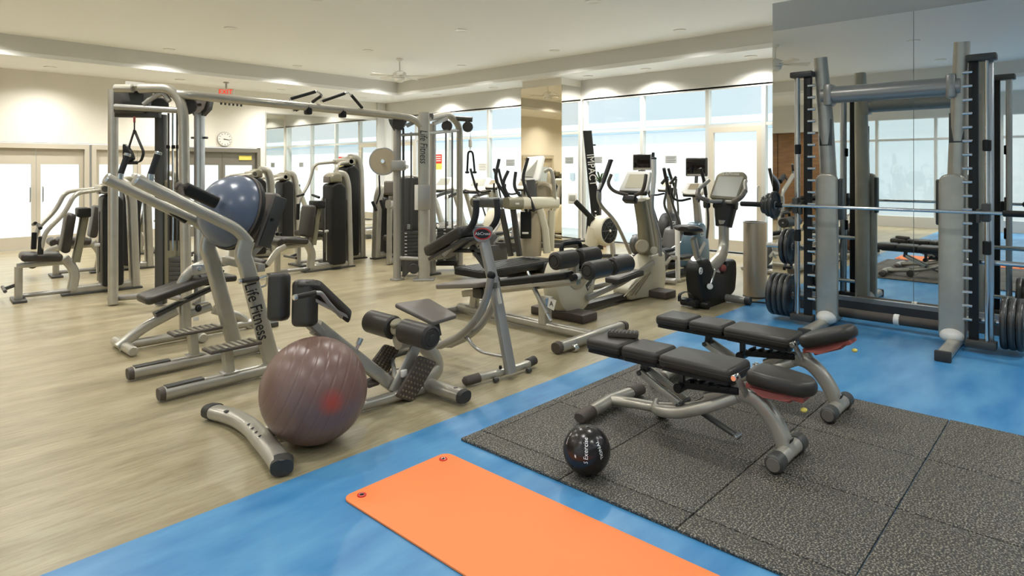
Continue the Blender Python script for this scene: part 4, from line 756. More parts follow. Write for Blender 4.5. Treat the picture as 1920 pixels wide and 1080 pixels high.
# ================================================================ smith machine before the mirror wall
UB = 6.86
sm = T('smith_machine', 'tall silver smith machine with black peg rails standing before the mirror wall', 'smith machine', (6.95, 1.6, 0))
def side(vr, vu, s):                                 # vr: guide rail, vu: upright, s: +1 outwards = +Y
    P(sm, 'guide_rail', m_chrome, cyl((UB, vr, .10), (UB, vr, 2.55), .016, 14)); P(sm, 'rail_channel', m_steel, rbox((UB + .045, vr + s * .02, 1.32), (.04, .05, 2.5), .008))
    P(sm, 'peg_rail', m_black, rbox((UB + .02, vr - s * .095, 1.31), (.06, .07, 2.52), .006))
    for k in range(19):
        P(sm, 'catch_peg', m_chrome, cyl((UB - .01, vr - s * .175, .28 + k * .121), (UB - .01, vr - s * .10, .28 + k * .121), .015, 10))
    P(sm, 'rail_top', m_gun, rbox((UB + .02, vr - s * .04, 2.58), (.12, .22, .06), .012)); P(sm, 'rail_foot', m_gun, rbox((UB + .02, vr - s * .04, .075), (.12, .22, .07), .012))
    P(sm, 'rail_stop', m_black, cyl((UB, vr, 1.24 + .62), (UB, vr, 1.24 + .52), .032, 14)); P(sm, 'rail_stop', m_black, cyl((UB, vr, .98), (UB, vr, .86), .032, 14))
    P(sm, 'upright', m_silver, tube([(7.06, vu, .03), (7.06, vu, 1.5), (7.03, vu + s * .02, 2.1), (6.96, vu + s * .05, 2.75)], [(.075, .07), (.075, .07), (.07, .068), (.06, .06)], 16, pw=3.5, up=X_))
    P(sm, 'counterweight_shroud', m_silver, prism(rpoly([(6.94, vu + s * .085, .04), (6.94, vu + s * .085, 1.56), (6.94, vu - s * .125, 1.56), (6.94, vu - s * .125, .04)], .09, 6), .07, X_, .02, 3)); P(sm, 'shroud_side', m_gun, rbox((7.0, vu - s * .135, 1.30), (.12, .03, .42), .03))
    P(sm, 'decal_panel', m_gun, rbox((6.98, vu + s * .005, 1.98), (.012, .115, .27), .002)); lettering('LIFE', .055, (6.972, vu + s * .005, 1.98), (0, 0, -1), (0, -1, 0), sm, m_creamw)
    P(sm, 'base_foot', m_silver, tube([(6.35, vu, .045), (7.35, vu, .045)], (.055, .042), 14, pw=3)); P(sm, 'foot_cap', m_rubber, rbox((6.33, vu, .045), (.04, .12, .09), .01), ); P(sm, 'weld_cover', m_creamw, sphere((6.93, vu - s * .02, .10), .10, 16, 10, (1, 1, .7)))
    for z, r in ((.26, 0), (.78, 0)): P(sm, 'plate_peg', m_chrome, cyl((7.0, vu + s * .05, z), (7.0, vu + s * .62, z), .024, 12))
side(2.30, 2.06, 1); side(.72, .96, -1)
P(sm, 'top_tube', m_silver2, tube([(6.99, 2.10, 2.36), (6.99, .92, 2.36)], .085, 18)); P(sm, 'tube_joint', m_silver2, rbox((6.99, 2.03, 2.36), (.18, .08, .22), .02)); P(sm, 'tube_joint', m_silver2, rbox((6.99, .99, 2.36), (.18, .08, .22), .02)); P(sm, 'rear_tube', m_rubberbr, tube([(7.28, 2.06, .10), (7.28, .96, .10)], .05, 14)); P(sm, 'tube_collar', m_creamw, cyl((7.28, 1.52, .10), (7.28, 1.46, .10), .056, 14))
bb = T('barbell', 'long chrome barbell riding in the rails of the smith machine', 'barbell', (UB - .09, 1.5, 1.23))
XB = UB - .105
P(bb, 'bar', m_chrome, cyl((XB, 2.42, 1.23), (XB, .60, 1.23), .0155, 14)); 
for a, b_ in ((2.42, 2.86), (.60, .16)):
    P(bb, 'sleeve', m_black, cyl((XB, a, 1.23), (XB, b_, 1.23), .027, 16)); P(bb, 'hook', m_gun, rbox((XB + .03, a - (.17 if a > 1 else -.17), 1.20), (.07, .03, .12), .008)); P(bb, 'carriage', m_gun, rbox((XB + .06, a - (.12 if a > 1 else -.12), 1.23), (.10, .06, .16), .012))
m_plate = M('black_rubber_plate', (0.02, 0.02, 0.019), 0.3)
def wplate(c, axis, r, th, label, grp, hub=m_steel):
    o = T('weight_plate', label, 'weight plate', tuple(c), grp); a = Vector(axis); c = Vector(c)
    P(o, 'disc', m_plate, lathe([(.03, -th * .3), (r * .42, -th * .3), (r * .46, -th * .18), (r * .80, -th * .18), (r * .86, -th * .5), (r * .97, -th * .5), (r, -th * .3), (r, th * .3), (r * .97, th * .5), (r * .86, th * .5), (r * .80, th * .18), (r * .46, th * .18), (r * .42, th * .3), (.03, th * .3)], c, a, 36, closed=True))
    P(o, 'hub_ring', hub, ring(c + a * th * .31, a, .034, .006, 20, 6), ring(c - a * th * .31, a, .034, .006, 20, 6)); P(o, 'rim_band', m_gun, lathe([(r * .985, -th * .18), (r * 1.004, -th * .16), (r * 1.004, th * .16), (r * .985, th * .18)], c, a, 36, closed=True)); return o
for k in range(4): wplate((7.0, 2.415 + k * .056, .262), Y_, .225, .05, 'large black weight plate, %s of four on the low peg beside the waste bin' % ('innermost', 'second', 'third', 'outermost')[k], 'large plates on the low peg')
for k in range(2): wplate((7.0, 2.415 + k * .05, .782), Y_, .19, .042, 'black weight plate, %s of two on the upper storage peg of the smith machine' % ('inner', 'outer')[k], 'plates on the upper peg')
for k, r in enumerate((.145, .125, .095)): wplate((XB, 2.50 + k * .048, 1.23), Y_, r, .04, ('black weight plate on the barbell sleeve next to the rail', 'mid-sized black weight plate between two others on the barbell sleeve', 'smallest black weight plate, outermost on the barbell sleeve')[k], 'plates on the barbell sleeve')
for k in range(3): wplate((7.0, .605 - k * .056, .262), Y_, .225, .05, 'large black weight plate, %s of three on the low peg away from the bin' % ('innermost', 'middle', 'outermost')[k], 'plates on the far low peg')
# waste bin
wb = T('waste_bin', 'tall tan cylindrical waste bin beside the mirror wall corner', 'bin', (7.96, 3.19, 0)); wc = Vector((7.97, 3.19, 0))
P(wb, 'body', M('tan_metal', (0.50, 0.42, 0.31), 0.36, 0.35), lathe([(.138, 0), (.142, .01), (.142, .93), (.138, .94), (.13, .94), (.13, .90)], wc, Z_, 40)); P(wb, 'lid_rim', m_steel, ring(wc + Z_ * .94, Z_, .138, .008, 40, 8)); P(wb, 'liner', m_black, lathe([(.128, .90), (.128, .915), (.06, .90)], wc, Z_, 32)); P(wb, 'base_ring', m_rubber, ring(wc + Z_ * .01, Z_, .14, .008, 40, 8))

# ================================================================ upright exercise bike
YK = 3.42
bk = T('upright_bike', 'dark upright exercise bike with large grey screen beside the waste bin', 'exercise bike', (7.1, YK, 0))
def kv(x, y, d=0.0): return V(x, y, YK + d)
def sec(c, a, b_): return (c, a, b_)
P(bk, 'housing', m_black, prism(rpoly([kv(1296, 505), kv(1302, 488), kv(1318, 482), kv(1326, 505), kv(1345, 512), kv(1352, 488), kv(1368, 484), kv(1369, 510), kv(1366, 545), kv(1352, 560), kv(1344, 572), kv(1330, 583), kv(1310, 580), kv(1302, 560)], .06, 4), .20, Y_, .05, 4))
P(bk, 'frame_arch', m_silver, tube(spl([kv(1326, 508, -.02), kv(1338, 496, -.02), kv(1352, 480, -.02), kv(1357, 455), kv(1357, 412)], 6), [(.055, .075)] * 25, 16, pw=3)); P(bk, 'neck_cover', m_black, tube([kv(1357, 425), kv(1361, 384)], [(.09, .08), (.14, .07)], 14, pw=4))
P(bk, 'logo_disc', m_creamw, ring(kv(1314, 508, -.103), Y_, .034, .007, 24, 6)); P(bk, 'logo_mark', m_creamw, *[cyl(kv(1314, 508, -.103), kv(1314, 508, -.103) + Vector((math.cos(a) * .03, 0, math.sin(a) * .03)), .005, 6) for a in (1.57, 3.66, 5.76)])
P(bk, 'saddle', m_pad, tube(spl([(6.53, YK, .935), (6.60, YK, .94), (6.70, YK, .92), (6.80, YK, .905), (6.86, YK, .895)], 3), [(.04 + .13 * math.sin(min(1, (k + .6) / 4.5) * math.pi / 2) * (1 if k < 6 else max(.28, 1 - (k - 5) * .11)), .022 + .026 * math.sin((k + .7) / 13.4 * math.pi)) for k in range(13)], 18)); P(bk, 'saddle_base', m_black, rbox((6.70, YK, .875), (.16, .11, .04), .015)); P(bk, 'seat_post', m_silver, tube([kv(1300, 447), kv(1309, 490)], (.032, .04), 12, pw=3)); P(bk, 'post_collar', m_silver2, tube([kv(1305, 484), kv(1309, 496)], [(.06, .055), (.075, .06)], 14))
P(bk, 'front_foot', m_silver2, cyl((7.42, YK - .38, .05), (7.42, YK + .36, .05), .045, 14)); P(bk, 'foot_cap', m_rubber, cyl((7.42, YK - .40, .05), (7.42, YK - .33, .05), .05, 14)); P(bk, 'rear_foot', m_black, cyl((6.86, YK - .15, .05), (6.86, YK + .2, .05), .042, 14)); P(bk, 'base_beam', m_black, rbox((7.07, YK, .07), (.72, .12, .07), .02))
P(bk, 'crank_cover', m_redvinyl, sphere(kv(1355, 503, -.06), .06, 16, 10, (1, .7, .8)), label='dull red cap on the crank cover'); P(bk, 'crank', m_chrome, bar(kv(1330, 540, -.13), kv(1341, 505, -.13), .03, .02, up=Y_)); P(bk, 'crank_hub', m_creamw, cyl(kv(1331, 537, -.10), kv(1331, 537, -.15), .035, 16))
P(bk, 'pedal', m_black, rbox(kv(1284, 562, -.20), (.13, .10, .03), .008)); P(bk, 'pedal_strap', m_black, tube(spl([kv(1274, 564, -.2), kv(1275, 552, -.2), kv(1286, 547, -.2), kv(1296, 552, -.2), kv(1297, 562, -.2)], 4), (.02, .005), 8)); P(bk, 'far_pedal', m_black, rbox(kv(1345, 500, .22), (.13, .10, .03), .008))
# console with screen, handlebars
cn = Vector((-.93, -.05, .36)).normalized(); cs = Vector((0, -1, 0)); cu_ = Vector((.36, 0, .93))
cctr = kv(1366, 350)
def cq(a, b_, h=0.0): return cctr + cs * a + cu_ * b_ + cn * h
P(bk, 'console', m_olive, prism(rpoly([cq(-.22, -.17), cq(.15, -.19), cq(.22, .14), cq(.17, .19), cq(-.10, .19), cq(-.17, .15)], .04, 4), .07, cn, .015, 3)); P(bk, 'screen', m_lcd, prism(rpoly([cq(-.185, -.135, .036), cq(.135, -.15, .036), cq(.185, .12, .036), cq(-.135, .12, .036)], .01, 2), .006, cn))
lettering('LifeFitness', .05, cq(.02, .157, .037), cs, cu_, bk, m_creamw, shear=.2)
for s in (-1, 1):
    P(bk, 'handlebar', m_silver2, tube(spl([cq(s * .03, -.22, .06), cq(s * .16, -.25, .16), cq(s * .27, -.22, .24), cq(s * .30, -.12, .20), cq(s * .25, .0, .12), cq(s * .24, .05, .08)], 5), .024, 12)); P(bk, 'bar_grip', m_padgrey, tube(spl([cq(s * .16, -.25, .16), cq(s * .27, -.22, .24), cq(s * .30, -.12, .20)], 5), .030, 12))
P(bk, 'console_tray', m_black, rbox(cq(0, -.24, .0), (.12, .30, .12), .03, ax(cn, Z_))); P(bk, 'bottle_cup', m_gun, lathe([(.035, 0), (.045, .02), (.045, .10)], cq(-.23, -.30, .02), Z_, 18))
P(bk, 'power_cord', m_black, tube(spl([(7.45, YK - .1, .02), (7.52, YK - .25, .012), (7.6, YK - .42, .012), (7.64, YK - .6, .012)], 5), .008, 6))

# ================================================================ elliptical with round cream flywheel cover
YE = 4.28
el_ = T('round_cover_elliptical', 'cream elliptical trainer with big round flywheel cover and small television', 'elliptical trainer', (6.3, YE, 0))
def ev(x, y, d=0.0): return V(x, y, YE + d)
fc = Vector((5.57, YE, .375))
P(el_, 'flywheel_cover', m_cream, lathe([(.10, -.13), (.27, -.125), (.335, -.10), (.36, -.05), (.365, 0), (.36, .05), (.335, .10), (.27, .125), (.10, .13)], fc, Y_, 48)); P(el_, 'cover_ring', m_tan, lathe([(.17, .0), (.19, .006), (.11, .010), (.09, .0)], fc + Vector((-.02, -.13, .12)), -Y_, 32))
P(el_, 'logo_plate', m_gun, tube([fc + Vector((.14, -.125, -.08)), fc + Vector((.34, -.105, .04))], (.012, .045), 12, pw=3)); lettering('TECHNOGYM', .042, fc + Vector((.24, -.140, -.02)), Vector((.20, .02, .12)), Vector((-.5, 0, .85)), el_, m_creamw)
P(el_, 'rear_base', m_rubberbr, rbox((5.46, YE, .045), (.26, .72, .09), .014)); P(el_, 'front_base', m_rubberbr, rbox((7.15, YE, .045), (.26, .74, .09), .014)); P(el_, 'floor_beam', m_gun, rbox((6.35, YE, .06), (1.5, .14, .08), .02))
P(el_, 'front_body', m_cream, prism(rpoly([ev(1166, 560), ev(1163, 540), ev(1190, 510), ev(1205, 478), ev(1232, 470), ev(1234, 520), ev(1228, 555), ev(1210, 568)], .05, 4), .26, Y_, .05, 4)); P(el_, 'body_vents', m_tan, *[bar(ev(1170 + k * 7, 556 - k * 1, -.135), ev(1205 + k * 5, 520 - k * 3, -.135), .012, .01, 0) for k in range(4)]); P(el_, 'pivot_drum', m_tan, cyl(ev(1204, 462, -.22), ev(1204, 462, .22), .085, 22)); P(el_, 'pivot_cap', m_cream, cyl(ev(1226, 470, -.26), ev(1226, 470, -.20), .05, 18))
P(el_, 'column', m_olive, tube([ev(1214, 480), ev(1208, 420), ev(1200, 375)], [(.10, .09), (.085, .07), (.08, .06)], 14, pw=3.5)); P(el_, 'column_face', m_cream, tube([ev(1232, 480, -.02), ev(1222, 420, -.02), ev(1212, 372, -.02)], [(.07, .05), (.055, .04), (.05, .035)], 12, pw=3))
kn = Vector((-.85, 0, .53)); ks = Vector((0, -1, 0)); ku = Vector((.53, 0, .85)); kc_ = ev(1194, 342)
def kq(a, b_, h=0.0): return kc_ + ks * a + ku * b_ + kn * h
P(el_, 'console', m_creamw, prism(rpoly([kq(-.21, -.14), kq(.20, -.14), kq(.17, .15), kq(-.17, .15)], .03, 3), .06, kn, .012)); P(el_, 'display', m_cream, prism([kq(-.13, -.10, .032), kq(.16, -.10, .032), kq(.13, .10, .032), kq(-.12, .10, .032)], .006, kn)); P(el_, 'console_lip', m_black, rbox(kq(0, -.16, .01), (.05, .40, .05), .015, ax(kn, ku)))
tv = P(el_, 'television', m_steel, rbox(ev(1203, 304) + Vector((.03, 0, 0)), (.04, .28, .21), .012)); P(tv, 'screen', m_screen, rbox(ev(1203, 303) + Vector((.005, 0, .005)), (.012, .24, .165), .004)); P(tv, 'side_bezel', m_black, rbox(ev(1203, 304) + Vector((.03, -.15, .01)), (.05, .018, .225), .005)); P(el_, 'television_stem', m_silver2, bar(ev(1203, 304) + Vector((.05, 0, -.08)), kq(0, .12, -.02), .06, .03))
for s, pts in ((-1, ((1226, 297), (1226, 330), (1223, 365), (1224, 400), (1236, 445), (1238, 480))), (1, ((1145, 301), (1133, 335), (1122, 360), (1127, 385), (1155, 418), (1182, 475)))):
    d = s * .31 if s < 0 else .42; p_ = [ev(x, y, d) for x, y in pts]
    P(el_, 'swing_arm', m_silver2, tube(spl(p_, 5), .024, 12)); h = P(el_, 'arm_grip', m_foam if s > 0 else m_creamw, tube(spl(p_[:3], 5), .030, 12)); P(h, 'grip_cap', m_black, sphere(p_[0], .036, 14, 8, (1, 1, .5)))
for s in (-1, 1):
    P(el_, 'fixed_handle', m_rubberbr, tube(spl([kq(s * .05, -.20, .02), kq(s * .20, -.20, .12), kq(s * .26, -.14, .20), kq(s * .25, -.02, .22)], 5), .022, 12))
    f0, f1 = ev(1140, 522, s * .16), ev(1192, 506, s * .16)
    if s < 0: f0, f1 = ev(1146, 527, -.16), ev(1196, 510, -.16)
    else: f0, f1 = f0 + Vector((.1, 0, -.02)), f1 + Vector((.1, 0, -.02))
    P(el_, 'pedal_tray', m_rubber, prism(rpoly([f0 + Vector((0, -.10, 0)), f1 + Vector((0, -.10, 0)), f1 + Vector((0, .10, 0)), f0 + Vector((0, .10, 0))], .04, 3), .06, None, .012)); P(el_, 'pedal_insert', m_padgrey, prism(rpoly([f0 + Vector((.04, -.07, .03)), f1 + Vector((-.05, -.07, .035)), f1 + Vector((-.05, .07, .035)), f0 + Vector((.04, .07, .03))], .04, 3), .012, None)); P(el_, 'pedal_arm', m_silver2, tube([fc + Vector((.1, s * .16, -.18)), f0.lerp(f1, .4) + Vector((0, 0, -.06)), ev(1225, 492, s * .16)], (.022, .035), 10, .1, pw=3))
P(el_, 'book_rest', m_black, rbox(kq(.0, -.26, .02), (.10, .18, .08), .02, ax(kn, ku)))
# ================================================================ generic cardio machines; local frame: a = towards the screen, t = left, z up
class Fr:
    def __init__(s, p, ang): s.p = Vector((p[0], p[1], 0)); s.e = Vector((math.cos(ang), math.sin(ang), 0)); s.n = Vector((-s.e.y, s.e.x, 0)); s.R = ax(s.e, Z_)
    def __call__(s, a, t, z): return s.p + s.e * a + s.n * t + Vector((0, 0, z))
def elliptical(p, ang, label, body, trim, logo=None, tvset=True, reach=0.0):
    f = Fr(p, math.radians(ang)); r = T('elliptical_trainer', label, 'elliptical trainer', tuple(f.p), 'elliptical trainers by the windows')
    P(r, 'base_frame', m_black, rbox(f(0, 0, .06), (1.5, .12, .08), .02, f.R)); P(r, 'front_stabiliser', m_silver2, cyl(f(.72, -.32, .05), f(.72, .32, .05), .042, 12)); P(r, 'rear_stabiliser', m_silver2, cyl(f(-.74, -.32, .05), f(-.74, .32, .05), .042, 12))
    P(r, 'drive_cover', body, prism(rpoly([f(.10, 0, .10), f(.20, 0, .55), f(.38, 0, .78), f(.58, 0, .78), f(.72, 0, .45), f(.74, 0, .10)], .10, 4), .24, f.n, .05, 3))
    if logo: lettering(logo, .085, f(.44, -.128, .60), f.e, Z_, r, m_creamw)
    P(r, 'column', trim, tube([f(.62, 0, .5), f(.52, 0, 1.0), f(.46, 0, 1.22)], [(.07, .06), (.055, .05), (.05, .04)], 12, pw=3)); kn = (f.e * -.75 + Z_ * .66).normalized(); ku = (f.e * .66 + Z_ * .75).normalized()
    c = f(.42, 0, 1.30)
    P(r, 'console', m_creamw, prism(rpoly([c + f.n * a + ku * b for a, b in ((-.19, -.08), (-.15, .10), (.15, .10), (.19, -.08), (.12, -.13), (-.12, -.13))], .03, 3), .07, kn, .015)); P(r, 'display', m_tan, prism([c + f.n * a + ku * b + kn * .038 for a, b in ((-.08, -.04), (.08, -.04), (.07, .07), (-.07, .07))], .005, kn)); P(r, 'console_trim', m_black, rbox(c - ku * .12 - kn * .01, (.05, .30, .04), .012, ax(kn, ku)))
    if tvset:
        t0 = f(.50, 0, 1.64); tv = P(r, 'television', m_gun, rbox(t0, (.05, .36, .29), .02, f.R, 3)); P(tv, 'screen', m_screen, rbox(t0 - f.e * .024 + Z_ * .015, (.012, .31, .215), .004, f.R)); P(tv, 'silver_edge', m_steel, rbox(t0 - f.e * .018 - Z_ * .125, (.02, .30, .025), .008, f.R)); P(r, 'television_arm', m_gun, bar(t0 - Z_ * .1, f(.47, 0, 1.2), .05, .03, up=X_))
    for s in (-1, 1):
        pt = [f(.02 - reach, s * .30, 1.62), f(.10 - reach, s * .31, 1.46), f(.20, s * .30, 1.22), f(.36, s * .26, .85), f(.44, s * .20, .55)]
        P(r, 'swing_arm', m_gun, tube(spl(pt, 5), .019, 10)); P(r, 'arm_grip', m_foam, tube(spl(pt[:3], 5), .026, 10)); P(r, 'fixed_handle', m_black, tube(spl([f(.40, s * .05, 1.15), f(.25, s * .16, 1.12), f(.14, s * .22, 1.18), f(.14, s * .22, 1.32)], 4), .018, 10))
        P(r, 'pedal_beam', m_silver2, tube([f(.42, s * .17, .48), f(.15, s * .17, .33 + s * .08), f(-.62, s * .17, .30 - s * .06)], (.02, .032), 10, .1)); P(r, 'pedal', m_black, rbox(f(-.22, s * .17, .36 + s * .03), (.40, .16, .05), .02, f.R)); P(r, 'crank', m_steel, tube([f(-.62, s * .17, .30 - s * .06), f(-.66, s * .10, .26)], .025, 10))
    P(r, 'rear_wheel_cover', m_gun, lathe([(.05, -.07), (.15, -.065), (.18, -.03), (.18, .03), (.15, .065), (.05, .07)], f(-.64, 0, .28), f.n, 28))
    return r
e0_ = elliptical((8.75, 4.62), 0, 'elliptical trainer with slate blue cover and a television behind the upright bike', m_bluepl, m_silver2, 'C21', True)
P(e0_, 'white_stay', m_creamw, cyl(D(1270, 428, 9.2), G(1271, 526, .02), .035, 12))
elliptical((10.4, 6.0), 0, 'black elliptical trainer with lettered cover behind the round-cover elliptical', m_black, m_silver2, 'C21', False, .10)
elliptical((10.55, 3.72), -10, 'white elliptical trainer by the windows beyond the waste bin', m_creamw, m_silver2, None, False)
elliptical((8.9, 8.25), 8, 'dark-handled elliptical trainer beside the tan treadmill column', m_silver2, m_silver2, None, False)
elliptical((9.2, 9.35), 8, 'cream elliptical trainer with curved black arms near the mirrored pillar', m_cream, m_silver2, None, False)

def treadmill(p, ang, label, deckmat, hood):
    f = Fr(p, math.radians(ang)); r = T('treadmill', label, 'treadmill', tuple(f.p), 'treadmills by the windows')
    P(r, 'deck', m_black, rbox(f(-.25, 0, .15), (1.65, .56, .07), .015, f.R)); P(r, 'belt', m_rubber, rbox(f(-.25, 0, .192), (1.6, .48, .012), .004, f.R))
    for s in (-1, 1):
        P(r, 'side_rail', deckmat, rbox(f(-.25, s * .34, .16), (1.75, .11, .12), .02, f.R)); P(r, 'rear_foot', m_gun, rbox(f(-1.05, s * .34, .05), (.12, .1, .1), .015, f.R))
        P(r, 'upright', m_silver, tube([f(.86, s * .40, .10), f(.62, s * .40, .75), f(.45, s * .40, 1.12)], [(.05, .08), (.045, .07), (.04, .05)], 12, pw=3)); P(r, 'upright_foot', m_gun, rbox(f(.80, s * .38, .05), (.3, .16, .1), .02, f.R))
        P(r, 'handrail', m_gun, tube(spl([f(.55, s * .40, 1.10), f(.30, s * .40, 1.08), f(.02, s * .40, 1.02), f(-.10, s * .40, .98)], 5), (.03, .042), 10, pw=3)); P(r, 'rail_end', m_creamw, rbox(f(-.12, s * .40, .975), (.07, .07, .09), .015, f.R))
    P(r, 'motor_hood', hood, prism(rpoly([f(.50, 0, .13), f(.52, 0, .28), f(.85, 0, .36), f(1.02, 0, .30), f(1.04, 0, .13)], .06, 3), .66, f.n, .03))
    c = f(.52, 0, 1.26); kn = (f.e * -.8 + Z_ * .6).normalized(); ku = (f.e * .6 + Z_ * .8)
    P(r, 'console', m_creamw, prism(rpoly([c + f.n * a + ku * b for a, b in ((-.44, -.14), (-.30, .18), (.30, .18), (.44, -.14), (.2, -.2), (-.2, -.2))], .06, 4), .08, kn, .02)); P(r, 'display', m_lcd, prism([c + f.n * a + ku * b + kn * .042 for a, b in ((-.22, -.06), (.22, -.06), (.18, .13), (-.18, .13))], .005, kn)); P(r, 'cross_bar', m_black, tube([f(.40, -.40, 1.08), f(.40, .40, 1.08)], .03, 10)); P(r, 'bottle_tray', m_black, rbox(f(.45, 0, 1.10), (.14, .5, .05), .02, f.R))
    P(r, 'roller_cover', m_gun, rbox(f(-1.10, 0, .15), (.08, .62, .10), .02, f.R)); return r
treadmill((9.6, 10.35), 0, 'silver treadmill with white console standing closest to the mirrored pillar', m_silver, m_silver2)
treadmill((9.6, 11.55), 0, 'silver treadmill with white console between two other treadmills', m_silver, m_silver2)
treadmill((9.6, 12.75), 0, 'silver treadmill with white console near the glazed corner door', m_silver, m_silver2)

# tan-bodied treadmill whose rail, column and console stand before the pillar
tt = T('column_treadmill', 'tan treadmill with thick cream handrail and tilted console before the pillar', 'treadmill', (8.3, 7.0, 0))
ZT_ = 10.2
def tz(x, y, Z=ZT_): return D(x, y, Z)
tb = tz(1010, 488); tf = Fr((tb.x, tb.y), math.radians(2))
P(tt, 'column', m_tan, tube([tz(996, 478), tz(996, 440), tz(1000, 398)], [(.19, .16), (.21, .17), (.15, .12)], 18, pw=3.5, up=RT)); P(tt, 'side_post', m_cream, tube([tz(1026, 474, 10.1), tz(1022, 430, 10.1), tz(1012, 392, 10.1)], (.07, .06), 14, pw=3.5, up=RT)); P(tt, 'side_post', m_cream, tube([tz(1032, 470, 10.4), tz(1034, 395, 10.4)], (.10, .06), 14, pw=3.5, up=RT)); P(tt, 'vent_panel', m_black, rbox(tz(986, 422, 9.98), (.03, .17, .42), .01, ax(pf, Z_))); P(tt, 'vent_logo', m_creamw, rbox(tz(985, 437, 9.96), (.006, .10, .03), .002, ax(pf, Z_)))
hr_ = P(tt, 'handrail', m_cream, tube([tz(956, 381, 9.6), tz(1043, 380, 10.5)], (.075, .095), 16, pw=3)); P(hr_, 'rail_tip', m_olive, tube([tz(949, 381, 9.52), tz(975, 381, 9.78)], [(.068, .085), (.080, .1)], 16, pw=3)); P(hr_, 'rail_emblem', m_creamw, rbox(tz(968, 382, 9.58), (.006, .09, .025), .002, ax(pf, Z_))); P(tt, 'far_rail', m_gun, tube([tz(889, 379, 10.2), tz(955, 380, 10.9)], (.07, .085), 14, pw=3)); P(tt, 'rail_end', m_olive, tube([tz(886, 379, 10.16), tz(896, 379, 10.28)], [(.05, .06), (.076, .09)], 14, pw=3)); P(tt, 'rail_groove', m_creamw, bar(tz(1000, 378, 9.93), tz(1040, 377, 10.35), .01, .02, 0))
cc0 = tz(1003, 318, 10.6)
P(tt, 'console', m_creamw, prism(rpoly([tz(988, 296, 10.6), tz(1022, 293, 10.5), tz(1010, 341, 10.3), tz(974, 338, 10.4)], .04, 3), .07, None, .015)); P(tt, 'display', m_lcd, prism([tz(991, 301, 10.53), tz(1008, 300, 10.46), tz(999, 332, 10.32), tz(981, 331, 10.36)], .01, None)); P(tt, 'console_stem', m_gun, tube([tz(995, 340, 10.4), tz(1000, 395, 10.3)], (.14, .08), 12, pw=3, up=RT)); P(tt, 'fan_cover', m_tan, lathe([(.20, -.05), (.22, 0), (.16, .05)], tz(1018, 365, 10.5), pf, 28)); P(tt, 'grab_bar', m_silver, tube(spl([tz(1020, 322, 10.3), tz(1032, 318, 10.3), tz(1038, 340, 10.3), tz(1040, 375, 10.4)], 5), .03, 10))
for xs in (((936, 298), (930, 335), (945, 362), (962, 397)), ((953, 320), (944, 345), (955, 372), (966, 392)), ((967, 322), (965, 350), (978, 372), (988, 397)), ((990, 296), (981, 335), (992, 368), (1003, 396))):
    P(tt, 'curved_grip', m_foam, tube(spl([tz(x, y, 9.9) for x, y in xs], 5), .026, 10))
dk = Fr((tb.x, tb.y), math.radians(150)); P(tt, 'foot_frame', m_gun, rbox(tf(0, 0, .08), (.5, .9, .16), .03, tf.R)); P(tt, 'deck', m_black, rbox(Vector((tb.x - .80, tb.y, .12)), (1.5, .60, .10), .02))
for k in range(6): P(tt, 'deck_slat', m_gun, rbox(Vector((tb.x - .80, tb.y - .25 + k * .1, .175)), (1.46, .07, .016), .005))
P(tt, 'lower_frame', m_gun, tube([tz(940, 392, 10.2), tz(958, 480, 10.2)], (.05, .03), 10, pw=4), tube([tz(962, 392, 9.9), tz(974, 480, 9.9)], (.05, .03), 10, pw=4))

# rower: fan wheel, monitor arm
rw = T('rowing_machine', 'rowing machine with cream round fan cage and small monitor on an arm', 'rowing machine', (9.7, 6.6, 0))
RZ = 11.6
def rz(x, y, Z=RZ): return D(x, y, Z)
fan = rz(1136, 432); fax = (Vector((.42, -.91, 0)) * .8 + pf * .55).normalized()
P(rw, 'fan_cage', m_cream, lathe([(.06, -.24), (.20, -.23), (.26, -.18), (.28, -.05), (.28, .04), (.255, .075), (.235, .08)], fan, fax, 40)); P(rw, 'fan_grille', m_black, lathe([(.225, .075), (.228, .082), (.215, .085), (.02, .083)], fan, fax, 40)); P(rw, 'fan_spokes', m_gun, *[cyl(fan + fax * .09, fan + fax * .09 + (fax.orthogonal().normalized() * math.cos(k * math.pi / 4) + fax.cross(fax.orthogonal().normalized()) * math.sin(k * math.pi / 4)) * .225, .008, 6) for k in range(8)], *[ring(fan + fax * .09, fax, r_, .005, 32, 6) for r_ in (.08, .15)])['kind'] = 'stuff'
P(rw, 'fan_hub', m_creamw, cyl(fan + fax * .08, fan + fax * .11, .025, 14)); P(rw, 'shroud', m_cream, tube([rz(1120, 432), rz(1105, 462)], [(.16, .2), (.13, .1)], 14, pw=3)); P(rw, 'front_leg', m_silver, tube([rz(1148, 455), rz(1150, 484)], (.035, .05), 10, pw=4)); P(rw, 'front_foot', m_gun, rbox(Vector((rz(1148, 480).x, rz(1148, 480).y, .03)), (.6, .08, .06), .01, ax(RT, Z_))); P(rw, 'leg_base', m_silver, tube([rz(1149, 480), Vector((rz(1148, 480).x, rz(1148, 480).y, .05))], (.035, .05), 10, pw=4))
P(rw, 'monitor_arm', m_black, tube([rz(1112, 412), rz(1078, 377)], (.05, .05), 10, pw=4)); P(rw, 'neck', m_black, bar(rz(1106, 400), rz(1104, 440), .08, .08, up=X_)); mo = P(rw, 'monitor', m_creamw, rbox(rz(1074, 372), (.06, .17, .19), .015, ax(pf + Vector((0, 0, .2)), Z_))); P(mo, 'screen', m_lcd, rbox(rz(1073, 371) + pf * .035, (.01, .11, .10), .003, ax(pf + Vector((0, 0, .2)), Z_)))
